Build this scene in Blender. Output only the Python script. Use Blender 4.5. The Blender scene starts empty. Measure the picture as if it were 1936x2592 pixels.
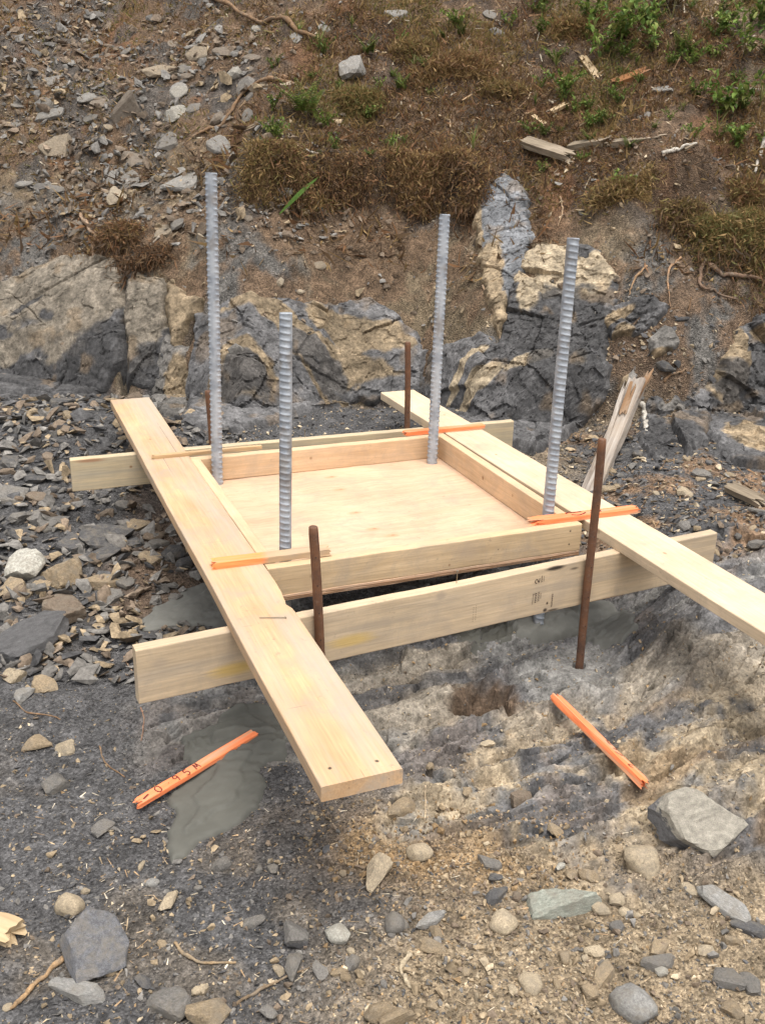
import bpy, bmesh, math, random
import numpy as np
from mathutils import Vector, Matrix
random.seed(7); rng = np.random.default_rng(7)
sc = bpy.context.scene
COL = sc.collection

# ---------------------------------------------------------------- camera, sky, sun, exposure
CAM_H = 1.7083
RIGHT = np.array([0.999526, 0.011376, 0.028598]); DOWN = np.array([0.030777, -0.369453, -0.928739]); FWD = np.array([0.0, 0.92918, -0.369628])
cam = bpy.data.cameras.new('camera'); cam_o = bpy.data.objects.new('camera', cam); COL.objects.link(cam_o)
m = Matrix.Identity(4)
for i in range(3):
    m[i][0] = RIGHT[i]; m[i][1] = -DOWN[i]; m[i][2] = -FWD[i]
m[2][3] = CAM_H
cam_o.matrix_world = m
cam.sensor_fit = 'VERTICAL'; cam.sensor_height = 36.0; cam.sensor_width = 36.0; cam.lens = 34.654
cam.clip_start = 0.05; cam.clip_end = 200
sc.camera = cam_o
sc.cycles.max_bounces = 4; sc.cycles.diffuse_bounces = 3; sc.cycles.glossy_bounces = 2; sc.cycles.transmission_bounces = 2

SUN_EL, SUN_AZ = 76.0, 150.0           # azimuth measured from +Y (away from the viewer) towards +X
world = bpy.data.worlds.new('World'); sc.world = world; world.use_nodes = True
wn = world.node_tree; wn.nodes.clear()
sky = wn.nodes.new('ShaderNodeTexSky'); sky.sky_type = 'NISHITA'; sky.sun_disc = False
sky.sun_elevation = math.radians(SUN_EL); sky.sun_rotation = math.radians(SUN_AZ)
sky.air_density = 1.0; sky.dust_density = 4.0; sky.ozone_density = 1.0
hsv = wn.nodes.new('ShaderNodeHueSaturation'); hsv.inputs['Saturation'].default_value = 0.17
bg = wn.nodes.new('ShaderNodeBackground'); bg.inputs['Strength'].default_value = 0.15
wo = wn.nodes.new('ShaderNodeOutputWorld')
wn.links.new(sky.outputs[0], hsv.inputs['Color']); wn.links.new(hsv.outputs[0], bg.inputs[0]); wn.links.new(bg.outputs[0], wo.inputs[0])
sun = bpy.data.lights.new('sun', 'SUN'); sun.energy = 1.0; sun.angle = math.radians(35); sun.color = (1.0, 0.95, 0.87)
sun_o = bpy.data.objects.new('sun', sun); COL.objects.link(sun_o)
sd = Vector((math.sin(math.radians(SUN_AZ)) * math.cos(math.radians(SUN_EL)), math.cos(math.radians(SUN_AZ)) * math.cos(math.radians(SUN_EL)), math.sin(math.radians(SUN_EL))))
sun_o.rotation_euler = sd.to_track_quat('Z', 'Y').to_euler(); sun_o.location = sd * 20
sc.view_settings.view_transform = 'Standard'; sc.view_settings.look = 'None'
sc.view_settings.exposure = 1.02; sc.view_settings.gamma = 1.0; sc.view_settings.use_curve_mapping = False

# ---------------------------------------------------------------- noise
KX, KY, KZ = np.uint32(374761393), np.uint32(668265263), np.uint32(2147483647)
def _mix(h):
    h ^= h >> np.uint32(13); h *= np.uint32(1274126177); h ^= h >> np.uint32(16); h *= np.uint32(2246822519); h ^= h >> np.uint32(15); h &= np.uint32(0xffffff)
    return h.astype(np.float32) * np.float32(1.0 / 0xffffff)
def _u(a): return a.astype(np.int64).astype(np.uint32)
def _h(ix, iy, iz, seed):
    return _mix(_u(ix) * KX + _u(iy) * KY + _u(iz) * KZ + np.uint32((seed * 974634777) & 0xffffffff))
def vnoise(x, y, z, seed=0):
    ix, iy, iz = np.floor(x), np.floor(y), np.floor(z)
    fx, fy, fz = (x - ix).astype(np.float32), (y - iy).astype(np.float32), (z - iz).astype(np.float32)
    fx = fx * fx * fx * (fx * (fx * 6 - 15) + 10); fy = fy * fy * fy * (fy * (fy * 6 - 15) + 10); fz = fz * fz * fz * (fz * (fz * 6 - 15) + 10)
    hx = _u(ix) * KX + np.uint32((seed * 974634777) & 0xffffffff); hy = _u(iy) * KY; hz = _u(iz) * KZ; r = []
    flat = not np.any(fz)
    for c in ((0,) if flat else (0, 1)):
        g = hz + KZ if c else hz
        e = []
        for b in (0, 1):
            hh = g + (hy + KY if b else hy) + hx; lo = _mix(hh.copy()); hi = _mix(hh + KX); e.append(lo + (hi - lo) * fx)
        r.append(e[0] + (e[1] - e[0]) * fy)
    return (r[0] if flat else r[0] + (r[1] - r[0]) * fz).astype(np.float64)
def fbm(x, y, z, s, octv=4, seed=0, gain=.5):
    """centred fractal noise, about -1..1; s = size of the largest feature in metres"""
    r = 0; a = 1.0; t = 0; f = 1.0 / s
    for o in range(octv):
        r = r + a * (vnoise(x * f + 13.7 * o, y * f + 7.1 * o, z * f + 3.3 * o, seed + o) * 2 - 1); t += a; a *= gain; f *= 2.03
    return r / t * 1.6
def facets(x, y, s, seed):
    """broken-rock relief: each cell is a tilted plane. returns height (-1..1) and distance to the next cell"""
    X, Y = x / s, y / s; ix, iy = np.floor(X), np.floor(Y)
    d1 = np.full(X.shape, 9.0); d2 = np.full(X.shape, 9.0); h = np.zeros(X.shape)
    for a in (-1, 0, 1):
        for b in (-1, 0, 1):
            cx, cy = ix + a, iy + b; z = np.zeros_like(cx)
            px = cx + _h(cx, cy, z, seed); py = cy + _h(cx, cy, z, seed + 1)
            dx, dy = X - px, Y - py; d = np.sqrt(dx * dx + dy * dy)
            hh = (_h(cx, cy, z, seed + 2) * 2 - 1) * .5 + dx * (_h(cx, cy, z, seed + 3) * 2 - 1) * .9 + dy * (_h(cx, cy, z, seed + 4) * 2 - 1) * .9
            n = d < d1
            d2 = np.where(n, d1, np.minimum(d2, d)); h = np.where(n, hh, h); d1 = np.where(n, d, d1)
    return h, d2 - d1
def ss(a, b, x):
    t = np.clip((x - a) / (b - a), 0, 1); return t * t * (3 - 2 * t)
def mix(a, b, t):
    t = np.asarray(t)[..., None]; return np.asarray(a) * (1 - t) + np.asarray(b) * t

# ---------------------------------------------------------------- palette (real surface colours, linear)
C_SLATE = np.array([.081, .078, .077]); C_DARK = np.array([.047, .046, .047]); C_GREY = np.array([.160, .148, .133]); C_LGREY = np.array([.245, .235, .217])
C_TAN = np.array([.272, .207, .132]); C_OCHRE = np.array([.27, .180, .095]); C_PALE = np.array([.385, .310, .212]); C_BROWN = np.array([.130, .085, .053])
C_SOIL = np.array([.055, .039, .028]); C_RUST = np.array([.17, .075, .03]); C_GREENGREY = np.array([.20, .205, .17])
TONES = dict(d=C_SLATE, k=C_DARK, g=C_GREY, l=C_LGREY, t=C_TAN, o=C_OCHRE, p=C_PALE, b=np.array([.165, .125, .090]), w=np.array([.36, .34, .29]), e=C_GREENGREY * 1.25)

# ---------------------------------------------------------------- materials
def new_mat(name):
    mt = bpy.data.materials.new(name); mt.use_nodes = True; nt = mt.node_tree
    return mt, nt, nt.nodes['Principled BSDF']
def N(nt, t, **kw):
    n = nt.nodes.new(t)
    for k, v in kw.items():
        if k in n.inputs.keys(): n.inputs[k].default_value = v
        else: setattr(n, k, v)
    return n
def L(nt, a, b): nt.links.new(a, b)
def mixrgb(nt, mode, fac, a, b):
    n = nt.nodes.new('ShaderNodeMix'); n.data_type = 'RGBA'; n.blend_type = mode; n.clamp_factor = True
    for sock, v in ((n.inputs[0], fac), (n.inputs[6], a), (n.inputs[7], b)):
        if hasattr(v, 'is_linked'): L(nt, v, sock)
        elif isinstance(v, (int, float)): sock.default_value = v
        else: sock.default_value = (*v[:3], 1)
    return n.outputs[2]
def ramp(nt, src, stops):
    r = nt.nodes.new('ShaderNodeValToRGB'); L(nt, src, r.inputs[0])
    while len(r.color_ramp.elements) < len(stops): r.color_ramp.elements.new(.5)
    for e, (p, c) in zip(r.color_ramp.elements, stops):
        e.position = p; e.color = (c, c, c, 1) if isinstance(c, (int, float)) else (*c, 1)
    return r.outputs[0]
def math_n(nt, op, a, b=0.0):
    n = nt.nodes.new('ShaderNodeMath'); n.operation = op
    for s, v in ((n.inputs[0], a), (n.inputs[1], b)):
        if hasattr(v, 'is_linked'): L(nt, v, s)
        else: s.default_value = v
    return n.outputs[0]

def earth_mat(name, src='attr', rough=.92, grain=1.0, bump=.6, pebble=.15):
    mt, nt, p = new_mat(name)
    tc = N(nt, 'ShaderNodeTexCoord'); geo = N(nt, 'ShaderNodeNewGeometry')
    if src == 'attr': c = N(nt, 'ShaderNodeAttribute', attribute_name='col').outputs['Color']
    else: c = N(nt, 'ShaderNodeObjectInfo').outputs['Color']
    pos = geo.outputs['Position'] if src == 'attr' else tc.outputs['Object']
    n1 = N(nt, 'ShaderNodeTexNoise', Scale=60.0 * grain, Detail=4.0, Roughness=.72); L(nt, pos, n1.inputs['Vector'])
    n2 = N(nt, 'ShaderNodeTexNoise', Scale=14.0 * grain, Detail=3.0, Roughness=.6); L(nt, pos, n2.inputs['Vector'])
    n3 = N(nt, 'ShaderNodeTexVoronoi', Scale=150.0 * grain); L(nt, pos, n3.inputs['Vector'])
    c = mixrgb(nt, 'MULTIPLY', 1.0, c, ramp(nt, n1.outputs[0], [(.28, .50), (.72, 1.48)]))
    c = mixrgb(nt, 'MULTIPLY', 1.0, c, ramp(nt, n2.outputs[0], [(.3, .70), (.7, 1.30)]))
    c = mixrgb(nt, 'MULTIPLY', pebble, c, ramp(nt, n3.outputs[1], [(.1, .45), (.9, 1.75)]))
    if src == 'obj':   # dust and lichen film on loose stones
        n4 = N(nt, 'ShaderNodeTexNoise', Scale=5.0, Detail=6.0, Roughness=.7, Distortion=.6); L(nt, geo.outputs['Position'], n4.inputs['Vector']); n4.inputs['Scale'].default_value = 26.0
        c = mixrgb(nt, 'MIX', ramp(nt, n4.outputs[0], [(.46, 0.0), (.66, .60)]), c, (.20, .172, .135))
        c = mixrgb(nt, 'MIX', ramp(nt, n4.outputs[0], [(.30, .45), (.40, 0.0)]), c, (.06, .055, .052))
    L(nt, c, p.inputs['Base Color']); p.inputs['Roughness'].default_value = rough; p.inputs['Specular IOR Level'].default_value = .25
    b = N(nt, 'ShaderNodeBump', Strength=bump, Distance=.010 if pebble > .4 else .006)
    hgt = math_n(nt, 'ADD', n1.outputs[0], math_n(nt, 'MULTIPLY', n2.outputs[0], .8))
    if pebble > .4: hgt = math_n(nt, 'SUBTRACT', hgt, math_n(nt, 'MULTIPLY', n3.outputs[0], 1.1))
    L(nt, hgt, b.inputs['Height'])
    L(nt, b.outputs[0], p.inputs['Normal'])
    return mt
M_EARTH = earth_mat('earth', pebble=.75, bump=.8); M_GRAVEL = earth_mat('gravel_stone', bump=.35); M_ROCK = earth_mat('bedrock', grain=1.0, bump=.8, rough=.85); M_BENCH = earth_mat('bedrock_shelf', grain=1.2, bump=.75, rough=.88, pebble=.3)
M_STONE = earth_mat('loose_stone', 'obj', grain=1.0, bump=.5, rough=.85)

def two_tone_stone():
    """slab of dark stone with a weathered skin on its flat faces"""
    mt, nt, p = new_mat('weathered_stone')
    tc = N(nt, 'ShaderNodeTexCoord'); oi = N(nt, 'ShaderNodeObjectInfo')
    sep = N(nt, 'ShaderNodeSeparateXYZ'); L(nt, tc.outputs['Object'], sep.inputs[0])
    n1 = N(nt, 'ShaderNodeTexNoise', Scale=12.0, Detail=6.0, Roughness=.6); L(nt, tc.outputs['Object'], n1.inputs['Vector'])
    n2 = N(nt, 'ShaderNodeTexNoise', Scale=80.0, Detail=5.0, Roughness=.7); L(nt, tc.outputs['Object'], n2.inputs['Vector'])
    gz = N(nt, 'ShaderNodeSeparateXYZ'); L(nt, tc.outputs['Generated'], gz.inputs[0])
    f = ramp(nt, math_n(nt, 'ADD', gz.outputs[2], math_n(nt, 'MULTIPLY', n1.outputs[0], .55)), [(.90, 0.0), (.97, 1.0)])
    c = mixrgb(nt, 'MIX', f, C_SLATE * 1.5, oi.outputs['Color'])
    c = mixrgb(nt, 'MULTIPLY', 1.0, c, ramp(nt, n1.outputs[0], [(.3, .72), (.7, 1.3)]))
    c = mixrgb(nt, 'MULTIPLY', 1.0, c, ramp(nt, n2.outputs[0], [(.3, .65), (.7, 1.35)]))
    L(nt, c, p.inputs['Base Color']); p.inputs['Roughness'].default_value = .85; p.inputs['Specular IOR Level'].default_value = .25
    b = N(nt, 'ShaderNodeBump', Strength=.5, Distance=.006); L(nt, math_n(nt, 'ADD', n1.outputs[0], n2.outputs[0]), b.inputs['Height']); L(nt, b.outputs[0], p.inputs['Normal'])
    return mt
M_TWO = two_tone_stone()

def wood_mat(name, base, dark, streak=.5, spots=(), stains=(), rough=.75, grey=.0, paint=None, speck=.25, curly=0.0):
    """lumber grain along local X; spots = (x,y,z,radius,stretch,colour,strength) knots and marks in local metres"""
    mt, nt, p = new_mat(name)
    tc = N(nt, 'ShaderNodeTexCoord')
    mp = N(nt, 'ShaderNodeMapping'); L(nt, tc.outputs['Object'], mp.inputs['Vector']); mp.inputs['Scale'].default_value = (1.3, 26, 26)
    if curly:
        wv = N(nt, 'ShaderNodeTexNoise', Scale=5.0, Detail=2.0); L(nt, tc.outputs['Object'], wv.inputs['Vector'])
        ad = N(nt, 'ShaderNodeVectorMath', operation='MULTIPLY_ADD'); L(nt, wv.outputs['Color'], ad.inputs[0]); ad.inputs[1].default_value = (0, curly, curly); L(nt, mp.outputs[0], ad.inputs[2])
        vec = ad.outputs[0]
    else: vec = mp.outputs[0]
    g = N(nt, 'ShaderNodeTexNoise', Scale=1.6, Detail=7.0, Roughness=.62, Distortion=.5); L(nt, vec, g.inputs['Vector'])
    fine = N(nt, 'ShaderNodeTexNoise', Scale=7.0, Detail=3.0); L(nt, vec, fine.inputs['Vector'])
    big = N(nt, 'ShaderNodeTexNoise', Scale=3.2, Detail=3.0); L(nt, tc.outputs['Object'], big.inputs['Vector'])
    c = mixrgb(nt, 'MIX', ramp(nt, g.outputs[0], [(.38, 0.0), (.66, streak)]), base, dark)
    c = mixrgb(nt, 'MULTIPLY', .55, c, ramp(nt, fine.outputs[0], [(.3, .80), (.7, 1.15)]))
    c = mixrgb(nt, 'MULTIPLY', .7, c, ramp(nt, big.outputs[0], [(.3, .76), (.7, 1.14)]))
    if speck:   # mud specks and scuffs
        sp = N(nt, 'ShaderNodeTexNoise', Scale=38.0, Detail=4.0, Roughness=.75); L(nt, tc.outputs['Object'], sp.inputs['Vector'])
        zone = N(nt, 'ShaderNodeTexNoise', Scale=2.3, Detail=2.0); L(nt, tc.outputs['Object'], zone.inputs['Vector'])
        fac = math_n(nt, 'MULTIPLY', ramp(nt, sp.outputs[0], [(.60, 0.0), (.74, 1.0)]), ramp(nt, zone.outputs[0], [(.42, 0.0), (.62, speck * 1.6)]))
        c = mixrgb(nt, 'MIX', fac, c, (.20, .15, .11))
        sm = N(nt, 'ShaderNodeTexNoise', Scale=6.0, Detail=6.0, Roughness=.75, Distortion=.8); L(nt, tc.outputs['Object'], sm.inputs['Vector'])
        c = mixrgb(nt, 'MIX', ramp(nt, sm.outputs[0], [(.48, 0.0), (.70, .26 + speck * .9)]), c, (.36, .29, .22))
    if grey:    # handled, dirty grey film along the edges of the board
        zone = N(nt, 'ShaderNodeTexNoise', Scale=5.0, Detail=5.0, Roughness=.65); L(nt, mp.outputs[0], zone.inputs['Vector']); zone.inputs['Scale'].default_value = .35
        c = mixrgb(nt, 'MIX', ramp(nt, zone.outputs[0], [(.50, 0.0), (.68, grey)]), c, (.40, .35, .29))
    for (x, y, z, r, st, colr, k) in spots:
        v = N(nt, 'ShaderNodeVectorMath', operation='SUBTRACT'); L(nt, tc.outputs['Object'], v.inputs[0]); v.inputs[1].default_value = (x, y, z)
        v2 = N(nt, 'ShaderNodeVectorMath', operation='MULTIPLY'); L(nt, v.outputs[0], v2.inputs[0]); v2.inputs[1].default_value = (1 / (r * st), 1 / r, 1 / r)
        nz = N(nt, 'ShaderNodeVectorMath', operation='MULTIPLY_ADD'); L(nt, fine.outputs['Color'], nz.inputs[0]); nz.inputs[1].default_value = (.5, .5, .5); L(nt, v2.outputs[0], nz.inputs[2])
        ln = N(nt, 'ShaderNodeVectorMath', operation='LENGTH'); L(nt, nz.outputs[0], ln.inputs[0])
        c = mixrgb(nt, 'MIX', ramp(nt, ln.outputs['Value'], [(.45, k), (1.0, 0.0)]), c, colr)
    if paint:   # sprayed survey paint: colour, from x0 to x1 (fading over a few cm), on bare wood elsewhere
        pc, x0, x1 = paint
        sx = N(nt, 'ShaderNodeSeparateXYZ'); L(nt, tc.outputs['Object'], sx.inputs[0])
        xx = math_n(nt, 'ADD', sx.outputs[0], math_n(nt, 'MULTIPLY', math_n(nt, 'SUBTRACT', big.outputs[0], .5), .05))
        m1 = N(nt, 'ShaderNodeMapRange'); L(nt, xx, m1.inputs[0]); m1.inputs[1].default_value = x0 - .012; m1.inputs[2].default_value = x0 + .012
        m2 = N(nt, 'ShaderNodeMapRange'); L(nt, xx, m2.inputs[0]); m2.inputs[1].default_value = x1 + .012; m2.inputs[2].default_value = x1 - .012
        pf = math_n(nt, 'MULTIPLY', m1.outputs[0], m2.outputs[0])
        wear = ramp(nt, g.outputs[0], [(.36, .20), (.53, 1.0)])
        c = mixrgb(nt, 'MIX', math_n(nt, 'MULTIPLY', pf, wear), c, mixrgb(nt, 'MULTIPLY', .5, pc, ramp(nt, fine.outputs[0], [(.3, .7), (.7, 1.1)])))
    L(nt, c, p.inputs['Base Color']); p.inputs['Roughness'].default_value = rough; p.inputs['Specular IOR Level'].default_value = .22
    b = N(nt, 'ShaderNodeBump', Strength=.25, Distance=.0025)
    L(nt, math_n(nt, 'ADD', g.outputs[0], fine.outputs[0]), b.inputs['Height']); L(nt, b.outputs[0], p.inputs['Normal'])
    return mt
def simple_mat(name, colr, rough=.8, metal=0.0, var=.3, scale=40.0, bump=.2, spec=.3, attr=False):
    mt, nt, p = new_mat(name); tc = N(nt, 'ShaderNodeTexCoord')
    n = N(nt, 'ShaderNodeTexNoise', Scale=scale, Detail=5.0, Roughness=.65); L(nt, tc.outputs['Object'], n.inputs['Vector'])
    src = N(nt, 'ShaderNodeAttribute', attribute_name='col').outputs['Color'] if attr else colr
    c = mixrgb(nt, 'MULTIPLY', 1.0, src, ramp(nt, n.outputs[0], [(.3, 1 - var), (.7, 1 + var)]))
    L(nt, c, p.inputs['Base Color']); p.inputs['Roughness'].default_value = rough; p.inputs['Metallic'].default_value = metal; p.inputs['Specular IOR Level'].default_value = spec
    if bump:
        b = N(nt, 'ShaderNodeBump', Strength=bump, Distance=.003); L(nt, n.outputs[0], b.inputs['Height']); L(nt, b.outputs[0], p.inputs['Normal'])
    return mt
def rust_mat():
    mt, nt, p = new_mat('rusty_steel'); tc = N(nt, 'ShaderNodeTexCoord')
    n = N(nt, 'ShaderNodeTexNoise', Scale=9.0, Detail=6.0, Roughness=.7); L(nt, tc.outputs['Object'], n.inputs['Vector'])
    n2 = N(nt, 'ShaderNodeTexNoise', Scale=90.0, Detail=4.0, Roughness=.7); L(nt, tc.outputs['Object'], n2.inputs['Vector'])
    c = mixrgb(nt, 'MIX', ramp(nt, n.outputs[0], [(.38, 0.0), (.62, 1.0)]), (.085, .048, .034), (.185, .085, .042))
    c = mixrgb(nt, 'MIX', ramp(nt, n2.outputs[0], [(.55, 0.0), (.75, .55)]), c, (.20, .15, .12))
    L(nt, c, p.inputs['Base Color']); p.inputs['Roughness'].default_value = .72; p.inputs['Metallic'].default_value = .15; p.inputs['Specular IOR Level'].default_value = .35
    b = N(nt, 'ShaderNodeBump', Strength=.6, Distance=.002); L(nt, n2.outputs[0], b.inputs['Height']); L(nt, b.outputs[0], p.inputs['Normal'])
    return mt
M_RUST = rust_mat()
def leaf_mat(name):
    mt, nt, p = new_mat(name); src = N(nt, 'ShaderNodeAttribute', attribute_name='col').outputs['Color']
    L(nt, src, p.inputs['Base Color']); p.inputs['Roughness'].default_value = .65; p.inputs['Specular IOR Level'].default_value = .2
    tr = N(nt, 'ShaderNodeBsdfTranslucent'); L(nt, src, tr.inputs['Color'])
    ms = N(nt, 'ShaderNodeMixShader', Fac=.3); out = nt.nodes['Material Output']
    L(nt, p.outputs[0], ms.inputs[1]); L(nt, tr.outputs[0], ms.inputs[2]); L(nt, ms.outputs[0], out.inputs['Surface'])
    return mt
M_LEAF = leaf_mat('leaf'); M_FIBRE = leaf_mat('moss_fibre')
M_ZINC = simple_mat('galvanised_steel', (1, 1, 1), .55, .15, .14, 55.0, .2, .35, attr=True)
M_GROUT = simple_mat('wet_grout', (.098, .095, .080), .72, 0, .13, 9.0, .12, .35)
M_GROUT2 = simple_mat('drying_grout', (.150, .147, .130), .78, 0, .16, 9.0, .12, .3)
M_INK = simple_mat('marker_ink', (.12, .012, .012), .6, 0, .2, 60, 0)
M_STAMP = simple_mat('stamp_ink', (.05, .032, .025), .7, 0, .3, 300, 0)
M_NAIL = simple_mat('nail_steel', (.32, .27, .20), .4, .7, .2, 60, 0, .5)
M_STICK = earth_mat('weathered_stick', 'obj', grain=2.0, bump=.4)

# ---------------------------------------------------------------- mesh helpers
def mesh(name, verts, faces, mat, col=None, smooth=False):
    me = bpy.data.meshes.new(name); verts = np.asarray(verts, dtype=np.float32)
    if isinstance(faces, np.ndarray):
        k = faces.shape[1]; nf = len(faces)
        me.vertices.add(len(verts)); me.vertices.foreach_set('co', verts.ravel())
        me.loops.add(nf * k); me.loops.foreach_set('vertex_index', faces.astype(np.int32).ravel())
        me.polygons.add(nf); me.polygons.foreach_set('loop_start', np.arange(0, nf * k, k, dtype=np.int32))
        me.update(calc_edges=True); me.validate()
    else:
        me.from_pydata(verts.tolist(), [], faces); me.update()
    if col is not None:
        at_ = me.attributes.new('col', 'FLOAT_COLOR', 'POINT'); c4 = np.ones((len(verts), 4), np.float32); c4[:, :3] = col; at_.data.foreach_set('color', c4.ravel())
    me.materials.append(mat)
    me.polygons.foreach_set('use_smooth', np.full(len(me.polygons), smooth)); me.update()
    return me
def obj(name, data, parent=None, loc=None, rot=None, label=None, cat=None, group=None, kind=None):
    o = bpy.data.objects.new(name, data); COL.objects.link(o)
    if parent is not None: o.parent = parent
    if loc is not None: o.location = loc
    if rot is not None: o.rotation_euler = rot
    for k, v in (('label', label), ('category', cat), ('group', group), ('kind', kind)):
        if v: o[k] = v
    return o
class Bag:
    """collects many small meshes into one"""
    def __init__(s): s.v = []; s.f = []; s.c = []; s.n = 0
    def add(s, v, f, c):
        s.v.append(v); s.f.append(f + s.n); s.c.append(np.broadcast_to(c, (len(v), 3))); s.n += len(v)
    def build(s, name, mat, smooth=False):
        return mesh(name, np.concatenate(s.v), np.concatenate(s.f), mat, np.concatenate(s.c), smooth)
def tube(pts, radii, sides=6, jitter=0.0):
    pts = np.asarray(pts, float); n = len(pts); radii = np.broadcast_to(radii, (n,))
    t = np.gradient(pts, axis=0); t /= np.linalg.norm(t, axis=1)[:, None] + 1e-9
    up = np.array([.31, .17, .93]); V = []
    for i in range(n):
        a = np.cross(t[i], up); a /= np.linalg.norm(a) + 1e-9; b = np.cross(t[i], a)
        for k in range(sides):
            th = 2 * math.pi * k / sides; r = radii[i] * (1 + jitter * random.uniform(-1, 1)); V.append(pts[i] + r * (math.cos(th) * a + math.sin(th) * b))
    F = []
    for i in range(n - 1):
        for k in range(sides):
            k2 = (k + 1) % sides; F.append((i * sides + k, i * sides + k2, (i + 1) * sides + k2, (i + 1) * sides + k))
    F.append(tuple(range(sides))[::-1]); F.append(tuple((n - 1) * sides + k for k in range(sides)))
    return np.array(V), F
def smooth_path(pts, n=24):
    pts = np.asarray(pts, float); k = len(pts)
    if k == 2: return pts[0] + (pts[1] - pts[0]) * np.linspace(0, 1, n)[:, None]
    P = np.vstack([2 * pts[0] - pts[1], pts, 2 * pts[-1] - pts[-2]]); out = []
    for s in np.linspace(0, k - 1 - 1e-6, n):
        i = int(s); t = s - i; p0, p1, p2, p3 = P[i], P[i + 1], P[i + 2], P[i + 3]
        out.append(.5 * ((2 * p1) + (-p0 + p2) * t + (2 * p0 - 5 * p1 + 4 * p2 - p3) * t * t + (-p0 + 3 * p1 - 3 * p2 + p3) * t ** 3))
    return np.array(out)

# ---------------------------------------------------------------- pixels of the photograph (1652 x 2212) to directions and places
FPX = 2495.11 / 1.17191
def ray(px, py):
    d = (px - 826.0) / FPX * RIGHT + (py - 1106.0) / FPX * DOWN + FWD
    return d / np.linalg.norm(d)
EYE = np.array([0, 0, CAM_H])
def at_v(px, py, v):
    d = ray(px, py); return EYE + d * (v / d[1])
def at_z(px, py, z):
    d = ray(px, py); return EYE + d * ((z - CAM_H) / d[2])

# ---------------------------------------------------------------- terrain
VB_U = [-6, -2.2, -1.6, -1.1, -.75, -.3, .2, .5, .93, 1.45, 2.0, 6]
VB_V = [5.9, 5.65, 5.45, 5.3, 5.05, 5.25, 5.3, 5.05, 5.0, 4.85, 4.9, 5.3]
PR_T = [-9, 0, .10, .28, .60, .88, .98, 1.35, 2.0, 4.0, 8.0, 12.0, 40.0]
PR_Z = [0, 0, .27, .52, .80, .99, 1.27, 1.42, 1.84, 3.22, 5.7, 7.2, 8.0]
PR2_T = [-9, 0, .10, .28, .60, 1.35, 2.0, 4.0, 8.0, 12.0, 40.0]
PR2_Z = [0, 0, .27, .52, .84, 1.40, 1.84, 3.22, 5.7, 7.2, 8.0]
def base_z(u, v):
    w = fbm(u, v, v * 0, 1.1, 3, 11) * .12
    vb = np.interp(u, VB_U, VB_V) + w
    t = v - vb
    lip = np.clip(ss(-1.05, -.75, u) * (1 - ss(.40, .62, u)) + ss(1.25, 1.5, u), 0, 1) * ss(-.6, .1, fbm(u, v * 0, v * 0, .5, 2, 13) + .25)
    z = .24 * ss(3.2, 5.0, v) + np.interp(t, PR_T, PR_Z) * lip + np.interp(t, PR2_T, PR2_Z) * (1 - lip)
    z = z + .20 * ss(.72, 1.12, u - .10 * (v - 3.0)) * ss(2.45, 2.95, v) * (1 - .5 * ss(3.5, 4.3, v))       # rock shelf under the far end of the form
    z = z + .10 * ss(.35, .75, u - .2) * np.exp(-((v - 2.25) / .35) ** 2) * ss(.5, .95, u)                    # lump of bedrock
    z = z + .07 * ss(-.75, -1.5, u) * ss(2.6, 3.3, v) * (1 - ss(4.6, 5.2, v))                               # rubble piled on the near left
    z = z - .02 * ss(2.2, 1.2, v)
    return z, t
def bench_mask(u, v):
    n = fbm(u, v, v * 0, .35, 3, 31) * .13
    m = ss(.02, .20, u + n + .02) * ss(2.00, 2.20, v + n + .26 * (u - .05)) * (1 - ss(3.75, 4.0, v + n)) 
    m2 = ss(-.75, -.5, u + n) * ss(2.25, 2.45, v + n) * (1 - ss(3.2, 3.5, v + n)) * .75
    return np.maximum(m, m2)
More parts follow.
